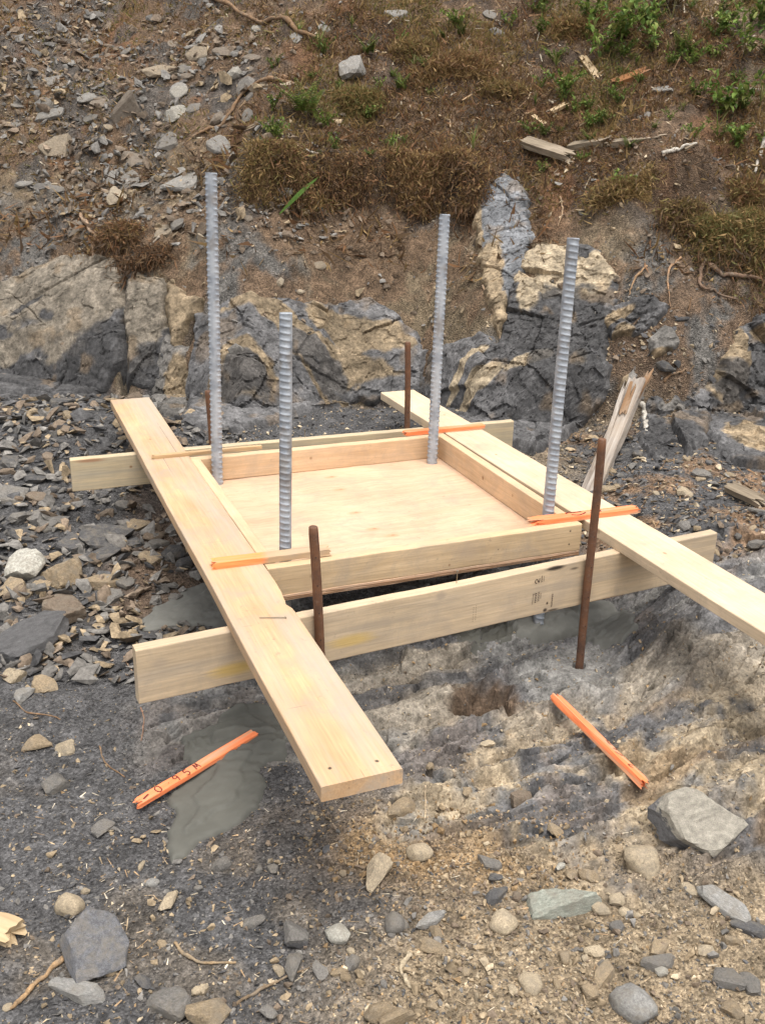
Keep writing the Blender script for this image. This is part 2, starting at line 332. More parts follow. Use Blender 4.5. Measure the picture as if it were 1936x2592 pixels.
def terrain_z(u, v):
    z, t = base_z(u, v)
    o = np.zeros_like(u)
    bank = ss(-.12, .1, t); face = ss(-.05, .1, t) * (1 - ss(.5, .9, t)); slope = ss(.7, 1.1, t)
    z = z + fbm(u, v, o, .9, 3, 1) * (.018 + .055 * slope)
    z = z + fbm(u, v, o, .25, 4, 5) * (.008 + .035 * slope + .010 * face)
    z = z + fbm(u, v, o, .06, 3, 9) * (.0035 + .012 * bank)
    fh, fe = facets(u + .02 * fbm(u, v, o, .1, 2, 77), v * .6 + z * .9, .16, 41)
    z = z + fh * .022 * face - .012 * face * (1 - ss(0, .10, fe))
    fh, fe = facets(u, v, .055, 43)
    z = z + fh * .012 * (slope * .9 + .8 * face + .06)
    b = bench_mask(u, v)
    ca, sa = math.cos(.50), math.sin(.50)
    p, q = u * ca + v * sa, -u * sa + v * ca                       # foliation of the bedrock
    q2 = q + .05 * fbm(u, v, o, .5, 3, 21)
    r1 = 1 - np.abs(2 * vnoise(p * 1.7, q2 * 11, o, 51) - 1); r2 = 1 - np.abs(2 * vnoise(p * 5, q2 * 30, o, 52) - 1); r3 = vnoise(p * 14, q2 * 75, o, 53)
    z = z + b * ((r1 - .5) * .050 + (r2 - .5) * .020 + (r3 - .5) * .006 + fbm(u, v, o, .035, 3, 54) * .004)
    s1 = q2 / .13 + .9 * fbm(u, v, o, .45, 3, 55); s1 = s1 - np.floor(s1); s1 = np.where(s1 < .16, 1 - s1 / .16, (s1 - .16) / .84); z = z + b * .034 * (.5 - s1) * ss(-.5, .4, fbm(u, v, o, .4, 2, 56))
    s1 = q2 / .047 + .9 * fbm(u, v, o, .2, 3, 57); s1 = s1 - np.floor(s1); z = z + b * .010 * (.5 - s1) * ss(-.4, .4, fbm(u, v, o, .3, 2, 58))
    fh, fe = facets(p * .6, q2 * 1.5, .09, 61)
    z = z + b * (fh * .026 - .012 * (1 - ss(0, .06, fe)))
    fh, fe = facets(p * .8, q2 * 1.6, .038, 63)
    z = z + b * (fh * .007 - .003 * (1 - ss(0, .10, fe)))
    return z
def smooth_z(u, v):
    z, t = base_z(u, v); return z + fbm(u, v, np.zeros_like(u), .9, 3, 1) * (.018 + .055 * ss(.7, 1.1, t))
def at_flat(px, py, z=0.0): return at_z(px, py, z)
PIT = at_flat(1043, 1512); HOLE = at_flat(1250, 1437)
def carve(u, v, z):
    r = (np.hypot((u - PIT[0]) / 1.25, (v - PIT[1]) / 1.3) + .030 * fbm(u, v, u * 0, .06, 3, 91)) / 1.2
    z = z - .17 * (1 - ss(.012, .070, r))
    r = np.hypot(u - HOLE[0], v - HOLE[1])
    z = z + (.0 - z) * (1 - ss(.05, .16, r)) - .03 * (1 - ss(.014, .024, r))
    # places where grout was poured are levelled
    return z
rows = np.concatenate([np.linspace(-4, 1.0, 22)[:-1], np.arange(1.0, 2.6, .0060), np.arange(2.6, 4.6, .0082), np.arange(4.6, 6.3, .0072), np.arange(6.3, 9.4, .0150), np.linspace(9.4, 30, 40)])
side_ = .44 + np.cumsum(np.linspace(.0026, .024, 36)); far_ = side_[-1] + np.linspace(.1, 3.2, 18) ** 1.5; cols = np.concatenate([-far_[::-1], -side_[::-1], np.linspace(-.44, .44, 500), side_, far_])
def fan(v): return np.where(v > -1.0, v + 1.5, .5)
A_, V_ = np.meshgrid(cols, rows); U_ = A_ * fan(V_)
Z_ = carve(U_, V_, terrain_z(U_, V_))
def G(u, v):
    """height of the built ground at (u, v)"""
    u = np.asarray(u, float); v = np.asarray(v, float)
    j = np.clip(np.searchsorted(rows, v) - 1, 0, len(rows) - 2); fj = np.clip((v - rows[j]) / (rows[j + 1] - rows[j]), 0, 1)
    a = u / fan(v); i = np.clip(np.searchsorted(cols, a) - 1, 0, len(cols) - 2); fi = np.clip((a - cols[i]) / (cols[i + 1] - cols[i]), 0, 1)
    return (Z_[j, i] * (1 - fi) + Z_[j, i + 1] * fi) * (1 - fj) + (Z_[j + 1, i] * (1 - fi) + Z_[j + 1, i + 1] * fi) * fj
TT = np.linspace(1.2, 13, 2400)
def at(px, py):
    """where the line of sight through a pixel meets the ground"""
    d = ray(px, py); P = EYE + d * TT[:, None]; below = P[:, 2] < G(P[:, 0], P[:, 1])
    k = int(np.argmax(below)) if below.any() else len(TT) - 1
    p = P[k].copy(); p[2] = G(p[0], p[1]); return p
def gnormal(u, v, e=.03):
    nx = (G(u - e, v) - G(u + e, v)) / (2 * e); ny = (G(u, v - e) - G(u, v + e)) / (2 * e)
    n = np.stack([nx, ny, np.ones_like(nx)], -1); return n / np.linalg.norm(n, axis=-1, keepdims=True)

for poly_ in ([(246, 572), (262, 610), (266, 700), (271, 842)], [(366, 612), (363, 700), (362, 790)], [(441, 648), (418, 708), (388, 778)]):     # open joints in the ledge
    q_ = [at(*p) for p in poly_]; d_ = np.full(U_.shape, 9.0)
    for e0, e1 in zip(q_[:-1], q_[1:]):
        ex, ey = e1[0] - e0[0], 2 * (e1[1] - e0[1]); wx, wy = U_ - e0[0], 2 * (V_ - e0[1]); tt_ = np.clip((wx * ex + wy * ey) / (ex * ex + ey * ey + 1e-9), 0, 1); d_ = np.minimum(d_, np.hypot(wx - ex * tt_, wy - ey * tt_))
    Z_ -= .16 * (1 - ss(.010, .030, d_))
def ground_colour(u, v, z):
    o = np.zeros_like(u); base, t = base_z(u, v)
    n1 = fbm(u, v, o, .7, 4, 101); n2 = fbm(u, v, o, .18, 4, 111); n3 = fbm(u, v, o, .045, 3, 121)
    # flat yard: dark slate grit on the left, tan grit on the right and in front
    tan = ss(-.25, .40, n1 * .25 + (u - .03) * 1.0 + (1.75 - v) * .22 + n2 * .12)
    c = mix(C_SLATE * 1.0, C_TAN * .92, tan * .9)
    c = mix(c, C_TAN * .62, ss(.1, .6, n2) * .35 * ss(.3, 1.5, 3 - v))
    c = mix(c, C_SLATE * .95, ss(.1, .5, n1 + n2 * .4) * ss(.2, .0, np.abs(v - 1.95 - .10 * n2) - .05) * .8)
    och = np.exp(-(((u - .18) / .30) ** 2 + ((v - 2.03) / .16) ** 2)); c = mix(c, C_OCHRE * .88, np.clip(och * 1.5 * (.75 + .6 * n2), 0, .95))
    # bedrock
    b = bench_mask(u, v)
    ca, sa = math.cos(.5), math.sin(.5); p, q = u * ca + v * sa, -u * sa + v * ca + .05 * fbm(u, v, o, .5, 3, 21)
    st = vnoise(p * 1.6, q * 10, o, 131) * 2 - 1; st2 = vnoise(p * 4, q * 28, o, 132) * 2 - 1
    rc = mix(C_SLATE * 1.4, C_LGREY * .88, ss(-.5, .8, st * .8 + .6 * st2 + .4 * n2 + .3 * n3))
    front = ss(2.80, 2.42, v - .30 * (u - .7) + .14 * n2)
    rc = mix(rc, C_PALE * .80, np.clip(front * ss(-.25, .35, st * .5 + n2 * .6 + n1 * .4 + n3 * .3), 0, 1))
    rc = mix(rc, C_OCHRE * .72, ss(.15, .65, n2 * .8 - st * .5) * .6 * front); rc = mix(rc, C_BROWN * 1.1, ss(.1, .6, -n2 * .7 - n1 * .5 + .3 * n3) * .28)
    rc = mix(rc, C_PALE * .75, ss(.35, .8, n1 + st * .6) * .5 * (1 - front))
    c = mix(c, rc, b)
    # drill dust round the near steel pin
    dst = np.hypot((u - HOLE[0] + .02) / .20, (v - HOLE[1] + .06) / .20) + .35 * n2
    c = mix(c, C_LGREY * .78, ss(1.0, .55, dst) * .85)
    # right side, broken shelf behind the form
    right = ss(.75, 1.0, u + .1 * n2) * ss(3.3, 3.6, v); c = mix(c, mix(C_SLATE * 1.1, C_BROWN * 1.4, ss(-.1, .4, n2)), right * (1 - ss(-.2, .1, t)))
    left = ss(-.55, -.9, u + .1 * n2) * ss(2.7, 3.2, v); c = mix(c, mix(C_SLATE * .9, C_BROWN * 1.0, ss(-.1, .4, n1)), left * .8)
    # bank and hillside
    face = ss(-.06, .06, t + .06 * n2); slope = ss(.5, .9, t + .1 * n1)
    fc = mix(C_TAN * .58, C_GREY * .72, ss(-.3, .4, n1 + .6 * n2)); fc = mix(fc, C_BROWN * .95, ss(-.45, .2, -n2 + .3 * n3) * .9)
    c = mix(c, fc, face)
    sl = mix(C_BROWN * 1.0, C_SOIL * 1.3, ss(-.1, .5, n2)); sl = mix(sl, C_TAN * .55, ss(.15, .65, n1 + .4 * n3) * .8)
    sl = mix(sl, C_RUST * .9, ss(.45, .8, fbm(u, v, o, .3, 3, 141)) * .5)
    lefts = ss(-.35, -.9, u + .15 * (v - 6) + .2 * n2); sl = mix(sl, C_GREY * .62, lefts * ss(-.1, .5, n2 - n1 * .3) * .6)
    c = mix(c, sl, slope)
    # dark soil below the moss mat, shade of the overhang painted into its colour
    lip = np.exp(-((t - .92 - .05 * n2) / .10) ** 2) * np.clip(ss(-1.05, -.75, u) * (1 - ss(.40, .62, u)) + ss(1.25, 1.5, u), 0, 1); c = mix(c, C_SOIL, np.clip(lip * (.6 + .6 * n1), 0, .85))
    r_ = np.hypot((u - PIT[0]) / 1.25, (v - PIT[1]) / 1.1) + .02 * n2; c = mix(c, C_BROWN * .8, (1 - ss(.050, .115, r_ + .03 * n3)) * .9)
    return np.clip(c * (1 + .22 * n3)[..., None], .004, 1)
nr, nc = U_.shape
idx = np.arange(nr * nc).reshape(nr, nc)
quads = np.stack([idx[:-1, :-1], idx[:-1, 1:], idx[1:, 1:], idx[1:, :-1]], -1).reshape(-1, 4)
gv = np.stack([U_, V_, Z_], -1).reshape(-1, 3)
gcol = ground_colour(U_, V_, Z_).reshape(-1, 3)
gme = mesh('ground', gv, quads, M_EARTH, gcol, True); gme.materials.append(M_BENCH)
bm_ = bench_mask(U_, V_) + .18 * fbm(U_, V_, U_ * 0, .03, 2, 171); bf_ = ((bm_[:-1, :-1] + bm_[1:, 1:]) / 2 > .5).ravel(); gme.polygons.foreach_set('use_smooth', ~bf_); gme.polygons.foreach_set('material_index', ((bm_[:-1, :-1] + bm_[1:, 1:]) / 2 > .5).astype(np.int32).ravel()); gme.update()
obj('ground', gme, kind='structure', label='dark slate grit, bedrock and soil hillside')

# ---------------------------------------------------------------- rock outcrops in the bank (each a block of bedrock with its own depth)
def seg_sd(X, Y, poly):
    """signed distance to a polygon, positive inside"""
    n = len(poly); d = np.full(X.shape, 9.0); ins = np.zeros(X.shape, bool)
    for i in range(n):
        (x1, y1), (x2, y2) = poly[i], poly[(i + 1) % n]
        ex, ey = x2 - x1, y2 - y1; wx, wy = X - x1, Y - y1
        t = np.clip((wx * ex + wy * ey) / (ex * ex + ey * ey + 1e-12), 0, 1); d = np.minimum(d, np.hypot(wx - ex * t, wy - ey * t))
        c = (Y >= min(y1, y2)) & (Y < max(y1, y2))
        if abs(ey) > 1e-9: ins ^= c & (X < x1 + (Y - y1) / ey * ex)
    return np.where(ins, d, -d)
def outcrop(name, label, poly_px, base_px, tilt, yaw, thick, seed, dark, light, light_blobs, dark_blobs=(), edge=.035, amp=.035, cell=.13, strata=(0.3, .012), group=None, cat='rock outcrop', bite=.05):
    """bedrock showing through the bank: follows the lie of the bank, stands proud of it, dives under the soil at its rim"""
    P = [at(*p) for p in poly_px]; poly = [(p[0], 2 * p[1]) for p in P]; pa = np.array(poly)
    X, Y = np.meshgrid(np.arange(pa[:, 0].min() - .08, pa[:, 0].max() + .08, .0075), np.arange(pa[:, 1].min() - .08, pa[:, 1].max() + .08, .0075)); o = X * 0 + seed
    U, V = X, Y / 2
    sdv = seg_sd(X + .022 * fbm(X, Y, o, .08, 3, seed), Y + .022 * fbm(X, Y, o + 9, .08, 3, seed + 1), poly)
    e = .02; zx = (smooth_z(U + e, V) - smooth_z(U - e, V)) / (2 * e); zy = (smooth_z(U, V + e) - smooth_z(U, V - e)) / (2 * e); nr_ = np.stack([-zx, -zy, np.ones_like(zx)], -1); nr_ /= np.linalg.norm(nr_, axis=-1, keepdims=True)
    zs_ = smooth_z(U, V); Q = zs_ * 1.0 + V * .45
    f1, e1_ = facets(X + .25 * Q + .02 * fbm(X, Q, o, .1, 2, seed), Q, cell * 1.8, seed + 2); f2, e2_ = facets(X, Q * 1.2, cell * .38, seed + 3); f3, e3_ = facets(X, Q, cell * .16, seed + 13)
    a, b = strata; sy = Y * math.cos(a) - X * math.sin(a) + .05 * fbm(X, Y, o, .3, 4, seed + 7)
    ledge = (sy / .07 + .6 * fbm(X, Y, o, .2, 2, seed + 8)); ledge = ss(.0, .75, ledge - np.floor(ledge)) - .5
    r1 = 1 - np.abs(2 * vnoise(X * 4, sy * 22, o, seed + 14) - 1)
    inner = ss(-.01, .03, sdv); n_crk = fbm(X, Q, o, .3, 2, seed + 40)
    h = (thick * .16 + .022) * ss(-.02, .03, sdv) - bite * .7 * (1 - ss(-.03, .015, sdv)) + np.minimum(sdv + .02, 0) * 1.0
    h = h + inner * (f1 * amp * 1.15 + f2 * amp * .45 + f3 * amp * .16 + fbm(X, Y, o, .03, 3, seed + 4) * .003) - inner * .016 * (1 - ss(0, .030, e1_)) * ss(-.3, .2, n_crk) - inner * .008 * (1 - ss(0, .06, e2_)) * (n_crk > .1)
    W = np.stack([U, V, smooth_z(U, V)], -1) + h[..., None] * nr_
    n1 = fbm(U, V + seed, zs_, .22, 4, seed + 20); n2 = fbm(U, V, zs_ * 1.3, .07, 4, seed + 21); n3 = fbm(U, V, zs_, .02, 2, seed + 22)
    c = mix(dark * .85, dark * 1.6, ss(-.8, .9, n1 * .9 + .35 * n2 + .2 * f2))
    def blobs(bl):
        k = np.zeros_like(X) - 1
        for (px, py, rx, ry) in bl:
            q = at(px, py); qx = at(px + rx, py); qy = at(px, py - ry); ax = abs(qx[0] - q[0]) + 5e-3; ay = 2 * abs(qy[1] - q[1]) + 5e-3
            k = np.maximum(k, 1.25 - np.hypot((X - q[0]) / ax, (Y - 2 * q[1]) / ay))
        return k
    c = mix(c, np.asarray(light) * (1.05 + .22 * n2)[..., None], ss(.05, .25, blobs(light_blobs) + .28 * n1 + .16 * n2 + .12 * f2))
    if len(dark_blobs): c = mix(c, dark * .70, ss(.0, .25, blobs(dark_blobs) + .3 * n1 + .3 * n2) * .9)
    c = mix(c, C_OCHRE * .75, ss(.35, .75, fbm(U, V, zs_, .12, 3, seed + 30)) * .35)
    c = np.clip(c * (1 + .15 * n2 + .2 * n3)[..., None], .004, 1)
    keep = (sdv > -.07); idx_ = -np.ones(X.shape, int); idx_[keep] = np.arange(keep.sum())
    q = np.stack([idx_[:-1, :-1], idx_[:-1, 1:], idx_[1:, 1:], idx_[1:, :-1]], -1).reshape(-1, 4); q = q[(q >= 0).all(1)]
    return obj(name, mesh(name, W[keep], q, M_ROCK, c[keep], False), label=label, cat=cat, group=group)
DK = C_SLATE * .95
outcrop('rock_ledge', 'broad dark ledge of layered rock at the photo edge, weathered tan along its top',
        [(-160, 650), (0, 625), (60, 592), (140, 563), (205, 560), (247, 572), (262, 600), (264, 700), (271, 842), (200, 850), (120, 856), (60, 850), (-160, 860)],
        (130, 852), 18, -4, .10, 201, DK, np.array([.165, .140, .108]), [(60, 610, 170, 40), (200, 620, 90, 70), (40, 680, 90, 20), (150, 700, 120, 18), (20, 770, 60, 25), (100, 590, 100, 40)], [(150, 830, 170, 30), (200, 760, 60, 50), (70, 665, 30, 10)], strata=(-.12, .02), amp=.015, cell=.28)
outcrop('rock_ledge', 'narrow rock ledge between the black crack and the tan wedge stone',
        [(278, 585), (310, 592), (350, 605), (362, 640), (360, 790), (362, 822), (325, 838), (281, 842), (274, 720)],
        (320, 838), 18, -2, .08, 211, DK, np.array([.165, .140, .108]), [(320, 640, 50, 90), (300, 720, 30, 30)], [(320, 790, 50, 40)], strata=(-.1, .015), amp=.02, cell=.2)
outcrop('wedge_stone', 'tan wedge shaped stone jammed upright in the rock crack',
        [(372, 622), (405, 640), (441, 645), (418, 705), (386, 778), (365, 770), (363, 700)], (380, 838), 14, 3, .13, 221, C_TAN * .6, C_TAN * .82, [(400, 690, 60, 90)], amp=.012, cell=.3, edge=.02, strata=(1.2, .004), cat='stone')
outcrop('rock_block', 'small tan grey block of rock below the wedge stone',
        [(366, 785), (402, 775), (412, 820), (398, 905), (340, 898), (330, 850)], (384, 900), 20, 4, .06, 231, C_GREY * .7, C_TAN * .7, [(380, 860, 20, 60)], amp=.015, cell=.15, edge=.02)
outcrop('rock_ledge', 'low swelling ledge of grey rock behind the box, blackest at its near corner',
        [(425, 705), (470, 665), (560, 640), (640, 650), (720, 660), (800, 650), (870, 690), (925, 760), (912, 850), (860, 862), (770, 868), (700, 882), (600, 912), (520, 935), (440, 930), (388, 920), (410, 830), (424, 760)],
        (520, 930), 30, -3, .11, 241, C_SLATE * 1.15, C_TAN * .68, [(640, 720, 120, 35), (760, 730, 100, 40), (740, 800, 90, 25), (700, 850, 60, 18), (520, 780, 60, 40)], [(480, 880, 90, 50), (680, 770, 60, 22)], strata=(.35, .016), amp=.020, cell=.22)
outcrop('standing_slab', 'tall upright slab of blue grey rock with a tan edge, roots around its top',
        [(1022, 425), (1048, 402), (1085, 386), (1128, 402), (1143, 440), (1147, 520), (1138, 570), (1118, 625), (1094, 690), (1082, 735), (1068, 700), (1040, 610), (1030, 520)],
        (1080, 800), 12, 6, .20, 251, np.array([.118, .120, .124]), C_TAN * .86, [(1034, 520, 12, 120), (1058, 620, 26, 90), (1075, 690, 20, 50)], strata=(1.4, .010), amp=.010, cell=.22, edge=.05)
outcrop('rock_outcrop', 'wide outcrop of dark fractured rock with a pale tan face behind the front threaded bar',
        [(930, 770), (1000, 740), (1080, 742), (1098, 660), (1120, 560), (1160, 535), (1240, 530), (1290, 545), (1330, 600), (1342, 640), (1312, 690), (1318, 800), (1310, 850), (1270, 905), (1225, 945), (1150, 985), (1040, 960), (960, 905), (915, 860)],
        (1120, 960), 28, -4, .13, 261, C_SLATE * .98, C_PALE * .80, [(1180, 585, 70, 48), (1280, 600, 60, 45), (1140, 650, 25, 40), (1010, 800, 40, 14), (1140, 800, 45, 22), (1030, 850, 50, 22), (1250, 785, 14, 14)], [(1230, 720, 90, 70), (1180, 880, 90, 50)], strata=(-.35, .022), amp=.026, cell=.17)
outcrop('rock_outcrop', 'small hump of dark rock under the hanging roots, beside the pale tan face',
        [(1300, 665), (1330, 645), (1385, 640), (1430, 655), (1446, 675), (1410, 705), (1350, 730), (1310, 740)], (1370, 735), 32, -6, .09, 271, C_SLATE * .95, C_TAN * .75, [(1330, 690, 40, 10), (1345, 720, 20, 14)], amp=.03, cell=.12)
outcrop('rock_outcrop', 'jagged outcrop of dark rock at the photo edge with a tan plane on its shoulder',
        [(1760, 660), (1652, 690), (1600, 712), (1562, 765), (1535, 830), (1495, 855), (1490, 900), (1530, 950), (1580, 1005), (1652, 1015), (1760, 1040)], (1590, 1000), 26, -18, .15, 281, C_SLATE * .98, C_TAN * .85, [(1580, 770, 24, 60), (1550, 840, 25, 40), (1640, 730, 20, 12), (1620, 950, 40, 30)], [(1610, 860, 70, 60)], strata=(.5, .02), amp=.032, cell=.17)
outcrop('rock_outcrop', 'low dark slab of rock beside the leaning weathered timber',
        [(1385, 870), (1440, 852), (1500, 862), (1535, 900), (1530, 955), (1480, 995), (1420, 1000), (1375, 960)], (1440, 995), 38, -10, .08, 291, C_SLATE * .95, C_GREY * .9, [(1470, 890, 40, 12)], [(1440, 950, 50, 30)], strata=(.4, .014), amp=.03, cell=.14)
outcrop('rock_block', 'loose grey block of rock standing on end below the dark hump',
        [(1342, 792), (1370, 784), (1372, 815), (1352, 845), (1335, 830)], (1355, 842), 20, 8, .05, 301, C_GREY * .9, C_TAN * .9, [(1348, 812, 8, 26)], amp=.01, cell=.2, edge=.015, cat='rock')
outcrop('rock_block', 'grey slab of rock half buried in soil above the wide outcrop',
        [(1400, 730), (1440, 712), (1465, 735), (1450, 765), (1410, 775)], (1430, 772), 40, -8, .06, 311, C_GREY * .85, C_TAN * .7, [(1420, 760, 30, 8)], amp=.012, cell=.2, edge=.02, cat='rock')
# ---------------------------------------------------------------- the form: boards, box, bars, pins, laths
YAW = math.radians(24.975)
def FW(x, y, z):
    dx, dy = x - .288086, y + 2.590873
    return Vector((.906492 * dx - .422223 * dy, .422223 * dx + .906492 * dy, z + .43))
def board(name, L_, W_, H_, mat, seed, notch=(), bev=.004, warp=.0012, loc=None, ang=0.0, parent=None, **kw):
    """sawn board along local X from 0; rounded arrises, slight warp"""
    n = max(4, int(L_ / .025)); xs = np.linspace(0, L_, n); prof = []
    for cy, cz, a0 in ((W_ / 2 - bev, H_ / 2 - bev, 0), (-W_ / 2 + bev, H_ / 2 - bev, 90), (-W_ / 2 + bev, -H_ / 2 + bev, 180), (W_ / 2 - bev, -H_ / 2 + bev, 270)):
        for k in range(4):
            a = math.radians(a0 + 30 * k); prof.append((cy + bev * math.cos(a), cz + bev * math.sin(a)))
    prof = np.array(prof); m_ = len(prof)
    V = np.zeros((n, m_, 3)); V[:, :, 0] = xs[:, None]; V[:, :, 1:] = prof[None]
    w1 = fbm(xs * 1.0, xs * 0 + seed, xs * 0, .9, 2, seed) * warp * 2; w2 = fbm(xs, xs * 0 + seed + 5, xs * 0, .8, 2, seed + 3) * warp * 1.5
    V[:, :, 1] += w1[:, None]; V[:, :, 2] += w2[:, None]
    e = fbm(V[:, :, 0], V[:, :, 1] * 1.0, V[:, :, 2], .06, 2, seed + 9) * .0006; V[:, :, 1] += e; V[:, :, 2] += e
    for (x, side, dep, hw) in notch:
        near = np.exp(-((xs - x) / hw) ** 2)[:, None]; edge = (np.sign(V[:, :, 1]) == side) & (V[:, :, 2] > -H_ * .1)
        V[:, :, 1] -= side * dep * near * edge * (1 + .5 * fbm(V[:, :, 0], V[:, :, 2], V[:, :, 1], .012, 2, seed)) 
    F = []
    for i in range(n - 1):
        for k in range(m_):
            k2 = (k + 1) % m_; F.append((i * m_ + k, (i + 1) * m_ + k, (i + 1) * m_ + k2, i * m_ + k2))
    F.append(tuple(range(m_))); F.append(tuple((n - 1) * m_ + k for k in range(m_))[::-1])
    return obj(name, mesh(name, V.reshape(-1, 3), F, mat), parent, loc, (0, 0, ang), **kw)
KNOT = (.24, .12, .05); CRACK = (.10, .065, .04); PENCIL = (.22, .17, .14); YEL = (.62, .40, .06); BLK = (.03, .022, .018)
CREAM = (.66, .515, .35); STRAW = (.54, .40, .26); PEACH = (.57, .375, .215); HONEY = (.49, .295, .15)
plx, pla, plyb, plyf = .9363, -.0393, 2.0878, -1.0276
def PL(u, y, z): return FW(plx + math.cos(pla) * u - math.sin(pla) * y, math.sin(pla) * u + math.cos(pla) * y, z)
Ll = plyb - plyf
m_left = wood_mat('plank_wood_worn', PEACH, HONEY, .55, spots=[
    (.055, .055, .019, .006, 1, BLK, .9), (.045, -.048, .019, .006, 1, BLK, .9), (1.30, .03, .019, .07, .012, PENCIL, .8), (.72, .06, .019, .022, .05, PENCIL, .9),
    (.30, .055, .019, .03, .04, PENCIL, .9), (2.62, -.052, .019, .0016, 330, CRACK, .95), (2.2, .012, .019, .0012, 160, CRACK, .8), (1.7, -.02, .019, .0009, 200, CRACK, .5), (0.02, -.005, .019, .0016, 22, CRACK, .9),
    (0.0, -.06, .0, .0015, 8, CRACK, .9), (.80, -.05, .019, .03, 1.6, (.66, .36, .19), .55), (.0, .03, 0, .0014, 6, CRACK, .8), (1.95, .07, .0, .010, 1, KNOT, .8), (1.12, .03, .019, .009, 1.4, KNOT, .7), (2.45, .02, .019, .008, 1.5, KNOT, .6)], grey=.75, speck=.55)
left_plank = board('plank', Ll, .184, .038, m_left, 3, notch=[(.815, -1, .012, .016), (.84, -1, .007, .05)], loc=PL(.092, plyf, -.019), ang=YAW + math.pi / 2 + pla,
                   label='worn honey coloured plank running from the front across both edge boards, nail lying on it', cat='plank')
prx, pra, pryb = 2.2772, -.0179, 1.811
def PR(u, y, z): return FW(prx + math.cos(pra) * u - math.sin(pra) * y, math.sin(pra) * u + math.cos(pra) * y, z)
m_right = wood_mat('plank_wood_pale', CREAM, STRAW, .35, spots=[(.83, .01, .019, .008, 1.3, KNOT, .6), (1.25, .02, .019, .022, 1.6, (.66, .42, .22), .4), (1.31, -.025, .019, .02, 1.4, (.66, .42, .22), .35), (1.08, .092, .012, .012, 1, KNOT, .5), (.62, -.01, .019, .085, .008, PENCIL, .5), (1.9, .03, .019, .007, 1.5, KNOT, .6), (2.5, -.03, .019, .008, 1.5, KNOT, .6)], speck=.32)
pry0 = -1.15
board('plank', pryb - pry0, .184, .038, m_right, 8, loc=PR(.092, pry0, -.019), ang=YAW + math.pi / 2 + pra, label='clean pale plank beyond the plywood box, its near end out of the picture', cat='plank')
fy, fa, fxl, fxr, fh = -.2918, .0393, .6681, 2.7103, .1654
def FB(x, u, z): return FW(math.cos(fa) * x - math.sin(fa) * u, fy + math.sin(fa) * x + math.cos(fa) * u, z - .038)
m_front = wood_mat('edge_board_wood', (.60, .455, .295), (.40, .31, .21), .75, spots=[(.29, -.019, -.03, .028, 3.2, YEL, .55), (.65, -.019, -.02, .026, 3.8, YEL, .5), (1.36, -.017, .078, .010, 4.5, BLK, .95), (1.43, -.019, .062, .006, 4, BLK, .7),
    (1.33, -.019, -.045, .007, .8, BLK, .95), (1.325, -.019, -.068, .009, 1.2, BLK, .95), (1.36, -.019, -.074, .006, 5, BLK, .8), (.93, -.019, .066, .02, 1.2, (.36, .29, .22), .6), (1.62, -.019, -.078, .006, 26, (.25, .13, .06), .8), (.07, -.019, .035, .02, 1.5, (.36, .29, .22), .5)], grey=.45, speck=.3)
front_board = board('edge_board', fxr - fxl, .038, fh, m_front, 12, loc=FB(fxl, .019, -fh / 2), ang=YAW + fa, label='board standing on edge along the front of the form, grade stamp on its face', cat='board')
ry, ra, rxl, rxr, rh = 1.396, -.0507, .7303, 2.759, .1372
def RB(x, u, z): return FW(math.cos(ra) * x - math.sin(ra) * u, ry + math.sin(ra) * x + math.cos(ra) * u, z - .038)
m_rear = wood_mat('rear_board_wood', (.60, .47, .29), (.38, .33, .24), .8, spots=[(.24, -.019, .02, .008, 1.1, KNOT, .8), (.10, -.015, .064, .010, 8, (.34, .17, .09), .8), (.65, -.01, .066, .008, 26, (.30, .25, .18), .6)], grey=.3, speck=.12)
rear_board = board('edge_board', rxr - rxl, .038, rh, m_rear, 15, loc=RB(rxl, .019, -rh / 2), ang=YAW + ra, label='board standing on edge along the back of the form, towards the rock bank', cat='board')
# box
bx0, bx1, by0, by1, bh, ba, T = 1.1244, 2.2482, .0565, 1.1667, .0991, -.033, .038
def BX(x, y, z): return FW(math.cos(ba) * x - math.sin(ba) * y, math.sin(ba) * x + math.cos(ba) * y, z)
box = obj('formwork_box', None, loc=BX((bx0 + bx1) / 2, (by0 + by1) / 2, -bh - .019), rot=(0, 0, YAW + ba), label='square shallow formwork box of new lumber with a plywood floor, steel bars rising through it', cat='formwork')
box.empty_display_size = .1
def boxpart(name, x, y, L_, along_x, mat, seed):
    lx, ly = x - (bx0 + bx1) / 2, y - (by0 + by1) / 2
    return board(name, L_, T, bh, mat, seed, parent=box, loc=(lx, ly, .019 + bh / 2 - .0004), ang=0 if along_x else math.pi / 2)
m_b1 = wood_mat('box_wood_front', (.62, .45, .27), (.42, .29, .16), .5, spots=[(.145, -.019, .005, .011, 1, (.14, .08, .04), .9), (.15, -.019, -.005, .04, 1.3, (.46, .32, .19), .5), (1.08, -.019, .03, .005, 1, BLK, .9), (1.08, -.019, -.02, .005, 1, BLK, .9), (.62, -.019, -.03, .006, 1, KNOT, .7), (.80, -.019, .0, .004, 1, BLK, .6), (.70, -.019, .025, .05, 1.2, (.44, .33, .23), .5)], speck=.35)
m_b2 = wood_mat('box_wood_peach', (.66, .465, .29), (.54, .35, .19), .5, spots=[(.62, .019, .0, .010, 1.0, KNOT, .8), (.38, .019, .01, .008, .7, (.36, .20, .10), .8), (.5, -.019, .01, .008, 1, KNOT, .6)], speck=.2)
boxpart('side_board', bx0, by0 + T / 2, bx1 - bx0, True, m_b1, 21)
boxpart('side_board', bx0, by1 - T / 2, bx1 - bx0, True, m_b2, 22)
boxpart('side_board', bx0 + T / 2, by0 + T + .0015, by1 - by0 - 2 * T - .003, False, m_b2, 23)
